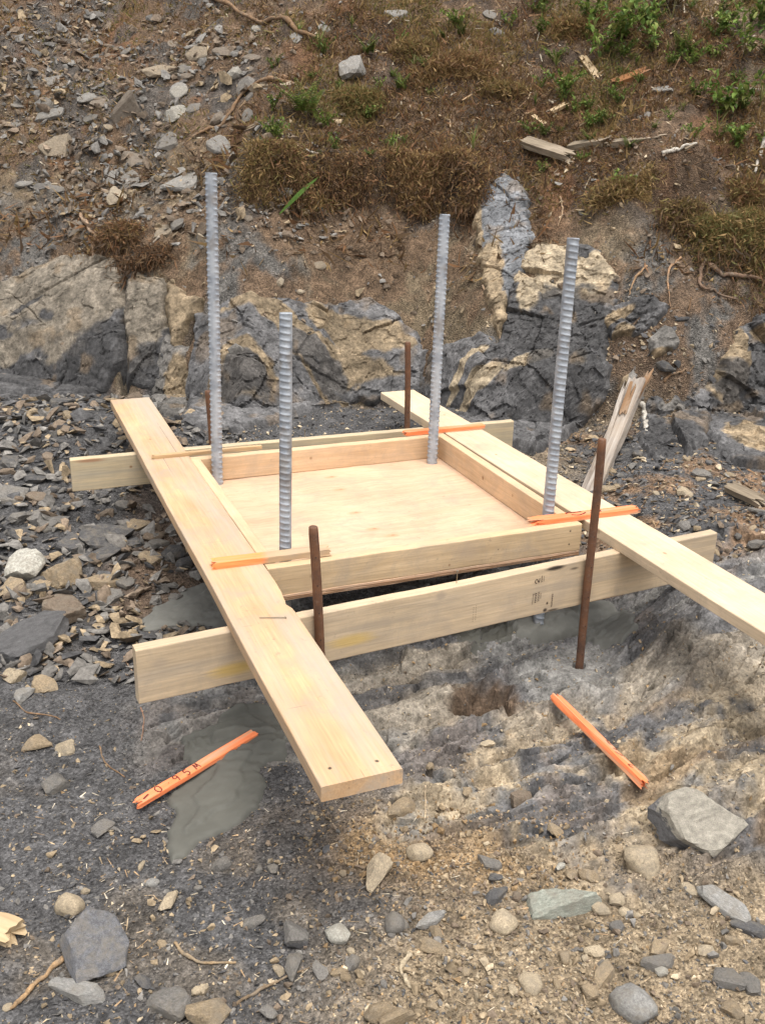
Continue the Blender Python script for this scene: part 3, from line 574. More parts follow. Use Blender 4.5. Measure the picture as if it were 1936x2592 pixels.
boxpart('side_board', bx1 - T / 2, by0 + T + .0015, by1 - by0 - 2 * T - .003, False, m_b2, 24)
def floor_local(x, y):
    c, s = math.cos(-ba), math.sin(-ba); X, Y = c * x - s * y, s * x + c * y
    return X - bx0, Y - (by0 + by1) / 2
RED = (.60, .27, .14)
kn = []
for (kx, ky) in ((1.719, .983), (1.698, .833), (1.658, .581), (1.659, .412), (1.697, .334)):
    X, Y = floor_local(kx, ky); kn += [(X, Y, .0095, .018, 2.1, RED, .62), (X, Y, .0095, .006, 1.8, (.42, .17, .09), .8)]
for (kx, ky) in ((2.05, .62), (2.10, .5), (1.42, .9), (1.35, .45)):
    X, Y = floor_local(kx, ky); kn.append((X, Y, .0095, .004, 2.5, (.30, .17, .10), .8))
m_ply = wood_mat('plywood', (.62, .425, .285), (.53, .335, .21), .6, spots=kn, speck=.4, curly=1.6)
ply = board('plywood_floor', bx1 - bx0, by1 - by0, .019, m_ply, 25, parent=box, bev=.001, warp=.0004, loc=(-(bx1 - bx0) / 2, 0, .0090), ang=0)
# plywood edge shows its plies
for k in (0, 1):
    e = board('ply_layer', bx1 - bx0 - .004, .002, .0035, wood_mat('ply_edge', (.30, .17, .09), (.20, .11, .06), .6), 30 + k, parent=ply, bev=.0004, warp=.0002, loc=(.002, -(by1 - by0) / 2 - .0004, -.0045 + .006 * k))

# threaded anchor bars
BAR_N = np.array([.0277, .0495, 1.0])
def bar(base, top_px, flat_ang, label, blue=False):
    b = FW(base[0], base[1], -.099); yaw_n = Vector((.906492 * BAR_N[0] - .422223 * BAR_N[1], .422223 * BAR_N[0] + .906492 * BAR_N[1], 1.0)).normalized()
    d = ray(*top_px); A = np.stack([np.array(yaw_n), -d], 1); s = np.linalg.lstsq(A, EYE - np.array(b), rcond=None)[0][0]
    gz = float(G(b[0], b[1])); down = (b[2] - gz) + .08
    Lb = s + down; org = b - yaw_n * down
    step = .0025; n = int(Lb / step); zs = np.linspace(0, Lb, n); ns = 24; th = np.arange(ns) / ns * 2 * math.pi
    TH, ZZ = np.meshgrid(th, zs)
    ph = (ZZ / .0205 + TH / (2 * math.pi)) % 1.0; crest = np.exp(-((ph - .5) / .15) ** 2)
    mask = ss(.48, .66, np.abs(np.cos(TH)))                      # ribs on two sides, plain flats between
    r = .0208 - .0012 * (1 - mask) + .0030 * crest * mask + .0004 * fbm(np.cos(TH), np.sin(TH), ZZ, .05, 2, 5)
    V = np.stack([r * np.cos(TH), r * np.sin(TH), ZZ], -1).reshape(-1, 3)
    F = []
    i0 = np.arange(n - 1)[:, None] * ns; k = np.arange(ns)[None]; k2 = (k + 1) % ns
    q = np.stack([i0 + k, i0 + k2, i0 + ns + k2, i0 + ns + k], -1).reshape(-1, 4)
    V = np.vstack([V, [[0, 0, Lb]]]); top = (n - 1) * ns
    tri = [(top + a, top + (a + 1) % ns, len(V) - 1) for a in range(ns)]
    c = mix(np.array([.27, .29, .32]), np.array([.38, .40, .425]), ss(-.5, .6, fbm(V[:, 0], V[:, 1], V[:, 2], .04, 3, 66)))
    c = mix(c, np.array([.20, .16, .12]), ss(.35, .75, fbm(V[:, 0] * 2, V[:, 1] * 2, V[:, 2], .11, 4, 67 + int(top_px[0]))) * .45)
    if blue:
        bl = (np.exp(-((V[:, 2] - down - .78 * s) / .22) ** 2) > .35) & (np.arctan2(V[:, 1], V[:, 0]) * 0 + V[:, 0] * math.cos(blue) + V[:, 1] * math.sin(blue) > .017)
        c = np.where((bl & (vnoise(V[:, 0] * 90, V[:, 1] * 90, V[:, 2] * 60, 3) > .42))[:, None], np.array([.05, .20, .50]), c)
    me = mesh('threaded_bar', V, [tuple(x) for x in q.tolist()] + tri, M_ZINC, c, True)
    o = obj('threaded_bar', me, loc=org, label=label, cat='bar', group='galvanised anchor bars')
    o.rotation_mode = 'QUATERNION'; o.rotation_quaternion = yaw_n.to_track_quat('Z', 'Y') @ Matrix.Rotation(flat_ang, 3, 'Z').to_quaternion()
    return o
bar((1.253, 1.056), (457, 373), .05, 'tallest galvanised threaded bar, at the back corner beside the worn plank', blue=-.5)
bar((1.224, .145), (620, 676), math.pi / 2, 'shortest galvanised threaded bar, in the box corner nearest the worn plank nail')
bar((2.189, .998), (967.5, 463), .15, 'galvanised threaded bar at the back corner beside the orange lath and pale plank')
bar((2.178, .088), (1231, 514), math.pi / 2 + .2, 'galvanised threaded bar at the front corner beside the pale plank, foot in grout')

# rusty steel pins
def pin(top, bot, label, r=.0135):
    a, b = np.array(top), np.array(bot); d = (b - a); gz = float(G(b[0], b[1])) - .05; b = a + d * ((gz - a[2]) / d[2])
    n = 40; P = a + (b - a) * np.linspace(0, 1, n)[:, None]; P[:, 0] += .0012 * np.sin(np.linspace(0, 7, n)); rr = np.full(n, r); rr[0] *= .93
    P = np.vstack([P[:1] + np.array([0, 0, .002]), P]); rr = np.concatenate([[r * .80], rr])
    V, F = tube(P, rr, 16, .025)
    o = obj('steel_pin', mesh('steel_pin', V - b, F, M_RUST, None, True), loc=b, label=label, cat='steel pin', group='rusty steel pins')
    for p in o.data.polygons:
        if len(p.vertices) > 4: p.use_smooth = False
    for k, zz in enumerate(np.linspace(.12, .85, 7)):            # drilled nail holes down the face
        q = a + (b - a) * zz - b; c, s = 0.0, -1.0
        hole, hf = tube([q + np.array([.25 * r, -r * .90, 0]), q + np.array([.28 * r, -r * 1.03, 0])], .0022, 8)
        obj('nail_hole', mesh('nail_hole', hole, hf, M_STAMP), parent=o)
    return o
def fwn(x, y, z): return np.array(FW(x, y, z))
pin(fwn(1.166, -.262, .24), fwn(1.190, -.258, -.136), 'rusty steel pin with lath lying behind it, beside the worn plank and the front board')
pin(fwn(2.130, -.226, .38), fwn(2.145, -.225, -.434), 'tall rusty steel pin standing in drill dust in front of the stamped board')
pin(fwn(2.2162, 1.337, .357), fwn(2.2302, 1.336, -.036), 'rusty steel pin behind the rear board, beside the far end of the pale plank')
pin(fwn(1.3130, 1.384, .196), fwn(1.3222, 1.383, -.043), 'short rusty steel pin half hidden behind the tallest threaded bar')

# survey laths
def splinter(L_, w, t, j0, j1, seed, n=26, my=7, mz=4, bow=0.0):
    """split stick along local X with broken, fibrous ends"""
    rs = np.random.default_rng(seed); per = []
    for k in range(my): per.append((-w / 2 + w * k / my, -t / 2))
    for k in range(mz): per.append((w / 2, -t / 2 + t * k / mz))
    for k in range(my): per.append((w / 2 - w * k / my, t / 2))
    for k in range(mz): per.append((-w / 2, t / 2 - t * k / mz))
    per = np.array(per); m_ = len(per)
    e0 = rs.random(m_) ** 1.5 * j0; e1 = L_ - rs.random(m_) ** 1.5 * j1; s = np.linspace(0, 1, n)
    V = np.zeros((n, m_, 3)); V[:, :, 0] = e0[None] + (e1 - e0)[None] * s[:, None]; V[:, :, 1:] = per[None]
    wob = fbm(V[:, :, 0], V[:, :, 1] * 6, V[:, :, 2] * 6, .09, 3, seed) * min(w, t) * .07; V[:, :, 1] += wob; V[:, :, 2] += wob * .6 + bow * np.sin(s * math.pi)[:, None]
    F = []
    for i in range(n - 1):
        for k in range(m_):
            k2 = (k + 1) % m_; F.append((i * m_ + k, i * m_ + k2, (i + 1) * m_ + k2, (i + 1) * m_ + k))
    V = V.reshape(-1, 3); nv = len(V); c0 = np.array([j0 * .75, 0, 0]); c1 = np.array([L_ - j1 * .75, 0, 0]); V = np.vstack([V, c0, c1])
    for k in range(m_):
        k2 = (k + 1) % m_; F.append((k2, k, nv)); F.append(((n - 1) * m_ + k, (n - 1) * m_ + k2, nv + 1))
    return V, F
ORANGE = (.88, .245, .095); LATHW = (.52, .37, .23)
def stroke(parent, pts, z, w=.0042, name='marking', mat=None):
    """flat marker stroke on the top of a lath: ribbon following pts (x, y)"""
    P = smooth_path([(x, y, 0) for x, y in pts], max(6, 5 * len(pts))); t = np.gradient(P, axis=0); t /= np.linalg.norm(t, axis=1)[:, None] + 1e-9
    nn = np.stack([-t[:, 1], t[:, 0], t[:, 0] * 0], -1) * w / 2; a = P + nn; b = P - nn; a[:, 2] = b[:, 2] = z; n = len(P)
    V = np.vstack([a, b]); F = [(i, i + 1, n + i + 1, n + i) for i in range(n - 1)]
    return obj(name, mesh(name, V, F, mat or M_INK), parent=parent)
def lath(p0, p1, w, t, label, paint, seed, j0=.02, j1=.02, roll=0.0, mat=None):
    a, b = Vector(p0), Vector(p1); d = b - a; V, F = splinter(d.length, w, t, j0, j1, seed)
    mt = mat or wood_mat('lath_wood', LATHW, (.36, .24, .14), .6, paint=paint, speck=.2)
    o = obj('lath', mesh('lath', V, F, mt), loc=a, label=label, cat='lath', group='survey laths')
    x = d.normalized(); z = Vector((0, 0, 1)); y = z.cross(x).normalized(); z = x.cross(y)
    M3 = Matrix((x, y, z)).transposed() @ Matrix.Rotation(roll, 3, 'X'); o.rotation_euler = M3.to_euler()
    return o
lath(FW(1.014, 1.162, .0075), FW(1.468, 1.141, .0075), .020, .014, 'thin bare wooden lath across the worn plank and rear rim of the box', None, 41, .02, .004, mat=wood_mat('bare_lath', (.56, .38, .21), (.44, .27, .13), .6, speck=.15))
lath(FW(2.103, 1.119, .009), FW(2.495, 1.096, .009), .036, .017, 'orange painted lath across the back corner of the box and pale plank', (ORANGE, -.1, 1.0), 42, .018, .006)
lc = lath(FW(2.060, .046, .009), FW(2.510, .012, .009), .042, .017, 'orange painted lath with broken ends across the front corner beside the pale plank', (ORANGE, .012, 1.0), 43, .07, .05)
for P in ([(.16, .010), (.175, .018), (.20, .014), (.225, .016)], [(.175, -.004), (.20, -.012), (.225, -.004), (.235, .004)], [(.25, -.006), (.252, -.004)], [(.262, .012), (.28, .019), (.295, .010), (.292, -.004)]):
    stroke(lc, P, .0095, .005)
lath(FW(.965, .088, .0105), FW(1.345, .062, .0105), .044, .020, 'weathered lath with one orange painted end across the worn plank and box rim', ((.95, .30, .10), -.1, .165), 44, .02, .012)

def on_ground(p0px, p1px, t):
    a, b = at(*p0px), at(*p1px); s = np.linspace(.02, .98, 40); P = a + (b - a) * s[:, None]
    ex = G(P[:, 0], P[:, 1]) - P[:, 2]; c = np.polyfit(s, P[:, 2] + np.maximum(ex, 0) * .5, 1)
    off = max(0, np.max(G(P[:, 0], P[:, 1]) - np.polyval(c, s))) * .65 + t / 2
    a = a.copy(); b = b.copy(); a[2] = np.polyval(c, 0) + off; b[2] = np.polyval(c, 1) + off; return Vector(a), Vector(b)
# ---------------------------------------------------------------- grout puddles
def puddle(name, label, poly_px, mat, thick=.008, zoff=0.0, seed=1, base=None):
    P = [at(*p) for p in poly_px]; z0 = np.array([p[2] for p in P])
    pl = [(p[0], p[1]) for p in P]; PUDDLES.append(pl); pa = np.array(pl); A_ = np.c_[pa, np.ones(len(pa))]; co, *_ = np.linalg.lstsq(A_, z0, rcond=None)
    res = .005; X, Y = np.meshgrid(np.arange(pa[:, 0].min() - .04, pa[:, 0].max() + .04, res), np.arange(pa[:, 1].min() - .04, pa[:, 1].max() + .04, res))
    sdv = seg_sd(X + .01 * fbm(X, Y, X * 0, .05, 3, seed), Y + .01 * fbm(X, Y, X * 0 + 4, .05, 3, seed), pl)
    gz = sum(G(X + dx, Y + dy) for dx in (-.035, 0, .035) for dy in (-.035, 0, .035)) / 9
    z = np.maximum(gz, G(X, Y) - .003) + .002 + zoff
    lobe = sdv - .05 - .035 * fbm(X, Y, X * 0, .22, 2, seed + 6)
    top = thick * .55 * np.sqrt(np.clip(sdv / .012, 0, 1)) + thick * .5 * np.sqrt(np.clip(lobe / .010, 0, 1)) + .003 * fbm(X, Y, X * 0, .10, 3, seed + 2) * ss(0, .03, sdv) + .0010 * fbm(X, Y, X * 0, .015, 2, seed + 3)
    z = z + np.where(sdv > 0, top, sdv * 1.6)
    keep = sdv > -.03; idx_ = -np.ones(X.shape, int); idx_[keep] = np.arange(keep.sum())
    q = np.stack([idx_[:-1, :-1], idx_[:-1, 1:], idx_[1:, 1:], idx_[1:, :-1]], -1).reshape(-1, 4); q = q[(q >= 0).all(1)]
    V = np.stack([X, Y, z], -1)[keep]
    return obj(name, mesh(name, V, q, mat, None, True), label=label, cat='grout', group='spilled grout puddles')
PUDDLES = []
puddle('grout_puddle', 'dark green grey grout spill under the worn plank with orange lath lying on it',
       [(395, 1600), (470, 1555), (545, 1520), (590, 1540), (640, 1580), (625, 1625), (575, 1650), (560, 1672), (572, 1700), (555, 1745), (525, 1775), (480, 1800), (440, 1815), (400, 1850), (372, 1862), (362, 1838), (366, 1795), (385, 1760), (365, 1735), (390, 1700), (440, 1660), (400, 1640)], M_GROUT, .018, seed=3)
puddle('grout_puddle', 'lens of grey grout between the worn plank and the slate rubble',
       [(288, 1365), (310, 1335), (355, 1300), (430, 1262), (520, 1255), (560, 1300), (540, 1345), (470, 1352), (400, 1350), (330, 1362)], M_GROUT2, .016, seed=4)
puddle('grout_puddle', 'smooth pale grey grout tongue beyond the tall rusty pin',
       [(1105, 1345), (1150, 1315), (1215, 1292), (1290, 1300), (1330, 1318), (1368, 1335), (1372, 1362), (1340, 1388), (1290, 1392), (1240, 1372), (1170, 1380), (1115, 1375)], M_GROUT2, .018, .008, seed=5)
puddle('grout_puddle', 'thin dark wet grout film in the shade under the stamped front board',
       [(975, 1365), (1020, 1345), (1090, 1335), (1120, 1350), (1105, 1385), (1050, 1398), (990, 1392)], M_GROUT, .005, seed=6)

# ---------------------------------------------------------------- stones
def ico(sub):
    bm = bmesh.new(); bmesh.ops.create_icosphere(bm, subdivisions=sub, radius=1.0); bm.verts.index_update()
    V = np.array([v.co[:] for v in bm.verts]); F = np.array([[v.index for v in f.verts] for f in bm.faces]); bm.free(); return V, F
ICO = {k: ico(k) for k in (1, 2, 3, 4)}
def facet_rock(seed, sub=3, kind='chunk', flat=False):
    """rock cut by random planes; unit size, kind decides how it is cut"""
    rs = np.random.default_rng(seed); D, F = ICO[sub]
    k = dict(slab=11, chunk=13, cobble=26, shard=9)[kind]
    nrm = rs.normal(size=(k, 3)); nrm /= np.linalg.norm(nrm, axis=1)[:, None]
    dist = rs.uniform(.55, 1.0, k) if kind != 'cobble' else rs.uniform(.84, 1.0, k)
    if kind in ('slab', 'shard'):
        nrm = np.vstack([nrm * np.array([1, 1, .35]), [[.10 * rs.normal(), .10 * rs.normal(), 1]], [[.08 * rs.normal(), .08 * rs.normal(), -1]]]); nrm /= np.linalg.norm(nrm, axis=1)[:, None]
        dist = np.concatenate([dist, [.55, .5]])
    if flat: nrm = np.vstack([nrm, [[.06, -.05, .997]]]); dist = np.concatenate([dist, [.42]])
    dots = D @ nrm.T; r = np.where(dots > .02, dist / np.maximum(dots, .02), 9).min(1); r = np.minimum(r, 1.35)
    V = D * r[:, None]
    a = dict(slab=.05, chunk=.06, cobble=.045, shard=.04)[kind]
    V = V * (1 + a * fbm(V[:, 0] + seed, V[:, 1], V[:, 2], .7, 3, seed % 97))[:, None]
    if kind == 'slab' and sub >= 3: V[:, 2] += .03 * np.round(2 * fbm(V[:, 0], V[:, 1], V[:, 2] * 0 + seed, 1.1, 2, 3)) 
    ext = np.ptp(V, axis=0); V = (V - (V.max(0) + V.min(0)) / 2) / ext
    return V, F
KINDS = {'s': 'slab', 'c': 'chunk', 'r': 'cobble', 'h': 'shard'}
POOL = {k: [mesh('stone_' + v, *facet_rock(900 + i * 7 + ord(k), 2, v), M_STONE, None, False) for i in range(7)] for k, v in KINDS.items()}
WORD_T = dict(d='dark slate', k='black slate', g='grey', l='light grey', t='tan', o='ochre', p='pale', b='brown', w='off white', e='pale green grey')
WORD_K = dict(s='flat slab', c='angular stone', r='rounded cobble', h='thin shard')
def zone_of(px, py, p):
    _, t = base_z(np.array([p[0]]), np.array([p[1]])); t = float(t[0])
    if t > .6: return ('on the shaly scree of the hillside', 'stones on the hillside scree') if px < 600 else ('on the mossy soil of the hillside', 'stones on the mossy hillside')
    if t > -.08: return ('lodged in the soil bank between the ledges', 'stones lodged in the bank')
    if py < 1420 and px < 480: return ('in the rubble beside the worn plank', 'stones in the rubble beside the worn plank')
    if py < 1420: return ('on the broken ground beyond the pale plank', 'stones beyond the pale plank')
    if px < 760: return ('on the dark slate grit in the foreground', 'stones on the dark foreground grit')
    return ('on the tan gravel in the foreground', 'stones on the tan foreground gravel')
LAND = [('the pale grey boulder', 57, 1212), ('the broad slate slab', 232, 1150), ('the long brownish slab', 132, 1304), ('the large splitting slab', 70, 1374), ('the marked orange lath', 420, 1680), ('the large dark slate slab', 206, 2012), ('the lone grey chunk', 635, 2014), ('the cream cobble', 731, 2014),
    ('the near end of the worn plank', 780, 1700), ('the big flat topped rock', 1498, 1760), ('the spotted cobble', 1388, 1852), ('the green grey slab', 1210, 1938), ('the large sunk rock', 1366, 2158), ('the long flat grey slab', 1561, 1946), ('the thin grey slab', 931, 1982), ('the upright slab', 1085, 540), ('the pale tan rock face', 1220, 590),
    ('the wedge stone', 400, 700), ('the top of the tallest bar', 457, 373), ('the hillside boulder', 760, 140), ('the long root', 570, 58), ('the bent root', 510, 230), ('the leaning timber', 1330, 940), ('the end of the rear board', 160, 1020), ('the far end of the worn plank', 280, 900), ('the leaning brown slab', 280, 225), ('the pale flat rock', 400, 386),
    ('the black crack', 268, 700), ('the rotten log', 1320, 325), ('the kinked root', 200, 520), ('the curved twig', 440, 2075), ('the pale curly twig', 880, 2105), ('the straight brown twig', 590, 2130), ('the ochre soil', 950, 1700), ('the end of the front board', 290, 1450), ('the front board far end', 1540, 1180), ('the top corner of the photo', 20, 20), ('the hanging roots', 1540, 620),
    ('the notched grey flake', 367, 2155), ('the tan slab in the scree', 120, 306), ('the shortest bar', 620, 690), ('the back pin', 880, 760), ('the grout lens', 400, 1320), ('the upright grey slab', 1573, 2100), ('the egg shaped cobble', 1216, 2063), ('the flat grey brown slab', 1426, 2072)]
USED = set()
def which_one(px, py, lab):
    for nm, lx, ly in sorted(LAND, key=lambda q: math.hypot(q[1] - px, q[2] - py)):
        dx, dy = px - lx, py - ly; far = 'just ' if math.hypot(dx, dy) < 90 else ''
        for rel in (('above' if dy < 0 else 'below') if abs(dy) > abs(dx) else ('left of' if dx < 0 else 'right of'), ('above and left of' if dx < 0 else 'above and right of') if dy < 0 else ('below and left of' if dx < 0 else 'below and right of')):
            full = f'{lab} {far}{rel} {nm}'
            if full not in USED: USED.add(full); return full
stone_count = [0]; stone_spots = []
def stone(px, py, w, h, kind, tone, where=None, label=None, mat=None, tilt=None, seed=None, rz=None, bury=.30, flat=False, thick=None, deep=None):
    """a stone whose picture is about w x h pixels, standing on the ground at (px, py)"""
    stone_count[0] += 1; i = stone_count[0]; sd_ = seed or i * 13 + 5
    p = at(px, py + h * .25); dist = np.linalg.norm(p - EYE); m_px = dist / FPX; sx = w * m_px * 1.03
    el = max(.25, math.sin(math.asin((CAM_H - p[2]) / dist)) if CAM_H > p[2] else .25)
    nrm = gnormal(p[0], p[1], .05); el = max(el, .35, float(np.dot(nrm, (EYE - p) / dist)))
    hm = h * m_px
    if kind in 'sh': sz = min(sx * (.34 if p[1] < 5.2 else .20), hm * .55); sy = max(sx * .35, min(sx * 1.3, (hm - sz * .6) / el))
    elif kind == 'r': sz = min(sx, hm) * .8; sy = sx * .85
    else: sz = min(sx * .7, hm * .75); sy = max(sx * .5, min(sx * 1.2, (hm - sz * .55) / el))
    if thick: sz = sx * thick
    if deep: sy = sx * deep
    unique = w >= 44 or label is not None
    if unique:
        V, F = facet_rock(sd_, 4 if w > 95 else 3, KINDS[kind], flat); me = mesh('stone', V, F, mat or M_STONE, None, kind == 'r')
        if mat is M_TWO or w > 90: me.polygons.foreach_set('use_smooth', np.zeros(len(me.polygons), bool))
    else: me = random.choice(POOL[kind])
    if label is None:
        wh, grp = zone_of(px, py, p); label = which_one(px, py, f"{'small' if w < 30 else 'medium' if w < 55 else 'large'} {WORD_T[tone]} {WORD_K[kind]}")
    else: grp = None
    o = obj('stone', me, label=label, cat='stone', group=grp)
    n = Vector(nrm); q = n.to_track_quat('Z', 'Y').to_matrix()
    if tilt: q = Matrix.Rotation(tilt[0], 3, 'X') @ Matrix.Rotation(tilt[1], 3, 'Y') @ q
    elif kind in 'sh' : q = Matrix.Rotation(random.uniform(-.18, .18), 3, 'X') @ Matrix.Rotation(random.uniform(-.2, .2), 3, 'Y') @ q
    q = q @ Matrix.Rotation(rz if rz is not None else random.uniform(-.35, .35) + (math.pi if random.random() < .5 else 0), 3, 'Z')
    o.rotation_euler = q.to_euler(); o.scale = (sx, sy, sz); o.location = Vector(p) + n * sz * (.5 - bury)
    c = TONES[tone] * random.uniform(.85, 1.15)
    if p[1] > 5.2: c = c * .62 + np.array([.165, .145, .122]) * .38
    o.color = (*np.clip(c, 0, 1), 1); stone_spots.append((p[0], p[1], max(sx, sy) * .4))
    return o
# --- the ones that can be told apart
S = stone
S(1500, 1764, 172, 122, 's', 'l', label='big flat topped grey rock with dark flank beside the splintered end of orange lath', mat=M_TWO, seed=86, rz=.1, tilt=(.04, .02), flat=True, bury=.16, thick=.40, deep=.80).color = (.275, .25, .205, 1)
S(1388, 1852, 82, 74, 'r', 'p', label='rounded tan cobble with dark patches in front of the big flat topped rock', seed=31)
S(1210, 1938, 150, 72, 's', 'e', label='pale green grey flat slab lying in the tan gravel', seed=43, rz=.05)
S(206, 2015, 118, 150, 's', 'd', label='large dark slate slab tilted towards the viewer on dark grit', seed=52, tilt=(.10, .12), rz=.95, flat=True, bury=.05, thick=.34, deep=1.35).color = (.122, .121, .126, 1)
S(152, 1948, 56, 58, 'r', 'p', label='tan cobble with a pitted face touching the large dark slate slab', seed=61)
S(165, 2132, 120, 44, 's', 'l', label='lens shaped grey stone flake below the large dark slate slab', seed=63, rz=-.25)
S(367, 2155, 88, 74, 's', 'g', label='grey stone flake with a notched edge near the curved root', seed=65)
S(452, 2185, 84, 74, 'c', 't', label='blocky tan stone at the bottom edge left of the pale twig', seed=67)
S(635, 2014, 68, 64, 'c', 'g', label='grey chunk with a tan side, alone on the dark grit', mat=M_TWO, seed=69)
S(731, 2014, 50, 42, 'r', 'w', label='cream rounded cobble on grit beside the grey chunk')
S(818, 1880, 96, 60, 'c', 'p', label='long tan stone in front of the near end of the worn plank', rz=.5)
S(906, 1838, 52, 48, 'r', 'p', label='rounded tan cobble near the long tan stone')
S(868, 1745, 70, 50, 'c', 't', label='brownish angular stone just below the near end of the worn plank')
S(1126, 1722, 62, 48, 'c', 'b', label='half buried brownish stone in the ochre soil')
S(1196, 1788, 29, 42, 'c', 't', label='small upright brick shaped tan stone in the ochre soil')
S(1086, 1988, 58, 52, 'r', 'p', label='cream cobble with flat facets on the tan gravel')
S(931, 1982, 84, 34, 's', 'l', label='thin grey slab lying above two tan stones')
S(936, 2042, 50, 44, 'c', 't', label='tan blocky stone below the thin grey slab')
S(941, 2014, 34, 32, 'c', 't', label='small tan stone wedged under the thin grey slab')
S(851, 1988, 48, 42, 'r', 'g', label='grey rounded stone beside the thin grey slab')
S(1366, 2158, 88, 84, 'r', 'l', label='large grey tan rounded rock sunk in gravel at the bottom edge', bury=.35)
S(1561, 1946, 114, 42, 's', 'l', label='long flat grey slab in gravel below the round spotted cobble')
S(1146, 2120, 50, 32, 'r', 'p', label='tan oval cobble in the fine tan gravel')
S(1216, 2063, 30, 42, 'r', 't', label='egg shaped tan cobble standing among gravel')
S(1426, 2072, 84, 36, 's', 'g', label='flat grey brown slab among small gravel')
S(1300, 2105, 74, 36, 's', 't', label='flat tan slab beside the large sunk rock')
S(1573, 2100, 48, 74, 's', 'g', label='upright grey slab at the photo edge gravel')
S(1621, 2002, 76, 34, 's', 'd', label='dark bluish slab at the photo edge in tan gravel')
S(856, 2185, 76, 58, 'c', 't', label='big tan stone cut by the bottom edge near the pale twig')
S(57, 1212, 78, 84, 'c', 'w', label='pale grey boulder topping the slate rubble', seed=71)
S(137, 1232, 86, 74, 'c', 't', label='tan angular block beside the pale grey boulder', seed=73)
S(232, 1150, 112, 64, 's', 'd', label='broad dark slate slab on top of the rubble', seed=75, tilt=(.3, .1))
S(150, 1170, 64, 48, 's', 'd', label='dark slate slab between the pale boulder and the broad slab', seed=79)
S(115, 1127, 60, 42, 's', 'g', label='grey slab lying above the pale boulder')
S(203, 1200, 116, 40, 's', 'd', label='dark layered slab under the broad slate slab')
S(206, 1250, 94, 44, 's', 't', label='tan slab above the long flat slab of the rubble')
S(132, 1304, 184, 58, 's', 'b', label='long brownish flat slab lying along the front of the rubble', seed=81, rz=.06)
S(240, 1284, 58, 36, 's', 'g', label='grey slab at the end of the long brownish slab')
S(272, 1256, 44, 32, 'h', 'g', label='grey shard leaning on the rubble front')
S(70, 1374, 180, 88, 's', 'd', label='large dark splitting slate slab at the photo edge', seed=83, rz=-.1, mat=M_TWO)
S(24, 1266, 58, 54, 'c', 't', label='tan angular stone at the photo edge beside the pale boulder')
S(32, 1455, 44, 38, 'c', 'p', label='pale stone on grit below the large splitting slab')
S(97, 1473, 52, 48, 'c', 't', label='tan angular stone on grit below the large splitting slab')
S(52, 1500, 48, 32, 'c', 'l', label='low grey stone on grit at the photo edge')
S(80, 1603, 58, 38, 'c', 't', label='tan stone half sunk in dark grit below the front board end')
S(145, 1612, 44, 38, 'c', 'p', label='tan wedge stone beside the half sunk tan stone')
S(122, 1690, 64, 44, 'c', 'g', label='grey stone half sunk in dark grit beside the marked orange lath', bury=.34)
S(222, 1780, 44, 44, 's', 'g', label='grey stone flush with the grit below the marked orange lath', bury=.36)
S(365, 1944, 58, 36, 'c', 'p', label='tan chunk among wood chips above the curved twig')
S(760, 140, 58, 60, 'c', 'l', label='grey boulder sitting high on the hillside among moss', seed=85)
S(400, 386, 70, 46, 's', 'l', label='flat pale grey rock near the top of the tallest bar', seed=87)
S(297, 346, 74, 40, 's', 'b', label='brown grey slab on the scree above the pale flat rock', seed=89)
S(255, 420, 38, 44, 'c', 'p', label='pale tan stone on the scree below the brown slab')
S(477, 313, 84, 32, 's', 'l', label='broad light grey slab beside the top of the tallest bar', seed=91)
S(622, 328, 48, 18, 's', 'e', label='flat pale slab under the leafy seedling on the hillside')
S(350, 497, 48, 28, 's', 't', label='tan slab stuck in the soil above the rock crack')
S(438, 512, 24, 48, 'h', 'p', label='upright tan shard beside the tallest bar', tilt=(1.0, .1))
S(280, 225, 60, 76, 's', 'b', label='leaning brown slab on the upper scree', tilt=(.8, .4), seed=93)
S(427, 112, 48, 28, 's', 't', label='tan slab poking out below the long root')
S(120, 306, 62, 48, 's', 't', label='tan grey slab in the scree at mid height')
S(350, 152, 84, 18, 's', 't', label='long thin tan slab on the upper scree')
S(382, 240, 38, 38, 'c', 'w', label='off white stone on the scree beside the bent root')
S(1331, 1940, 32, 26, 'r', 'p'); S(1296, 1960, 37, 26, 'r', 'p'); S(1346, 1967, 22, 26, 'r', 'p'); S(1331, 2001, 31, 31, 'r', 'g'); S(1271, 1889, 44, 34, 'c', 't'); S(1231, 1887, 40, 30, 'c', 't'); S(1208, 1873, 31, 20, 'c', 'w')
S(1068, 1897, 36, 30, 'c', 'd'); S(1071, 1931, 62, 30, 's', 'd'); S(1053, 1864, 56, 28, 's', 'g'); S(1488, 1915, 36, 28, 's', 'p'); S(1283, 2053, 42, 30, 'c', 'p'); S(1421, 2043, 62, 30, 's', 't'); S(1621, 2120, 52, 36, 's', 'g'); S(1581, 2176, 46, 42, 'c', 't')
S(1426, 2096, 26, 22, 'r', 'w'); S(1271, 2141, 34, 28, 'r', 't'); S(1576, 2030, 36, 26, 'c', 't'); S(1521, 2050, 26, 36, 'c', 'p'); S(1053, 1602, 32, 22, 's', 'p'); S(928, 1656, 21, 23, 'c', 't'); S(1008, 1706, 23, 34, 'c', 't'); S(1001, 1749, 20, 22, 'r', 't'); S(876, 1792, 22, 20, 'c', 't')
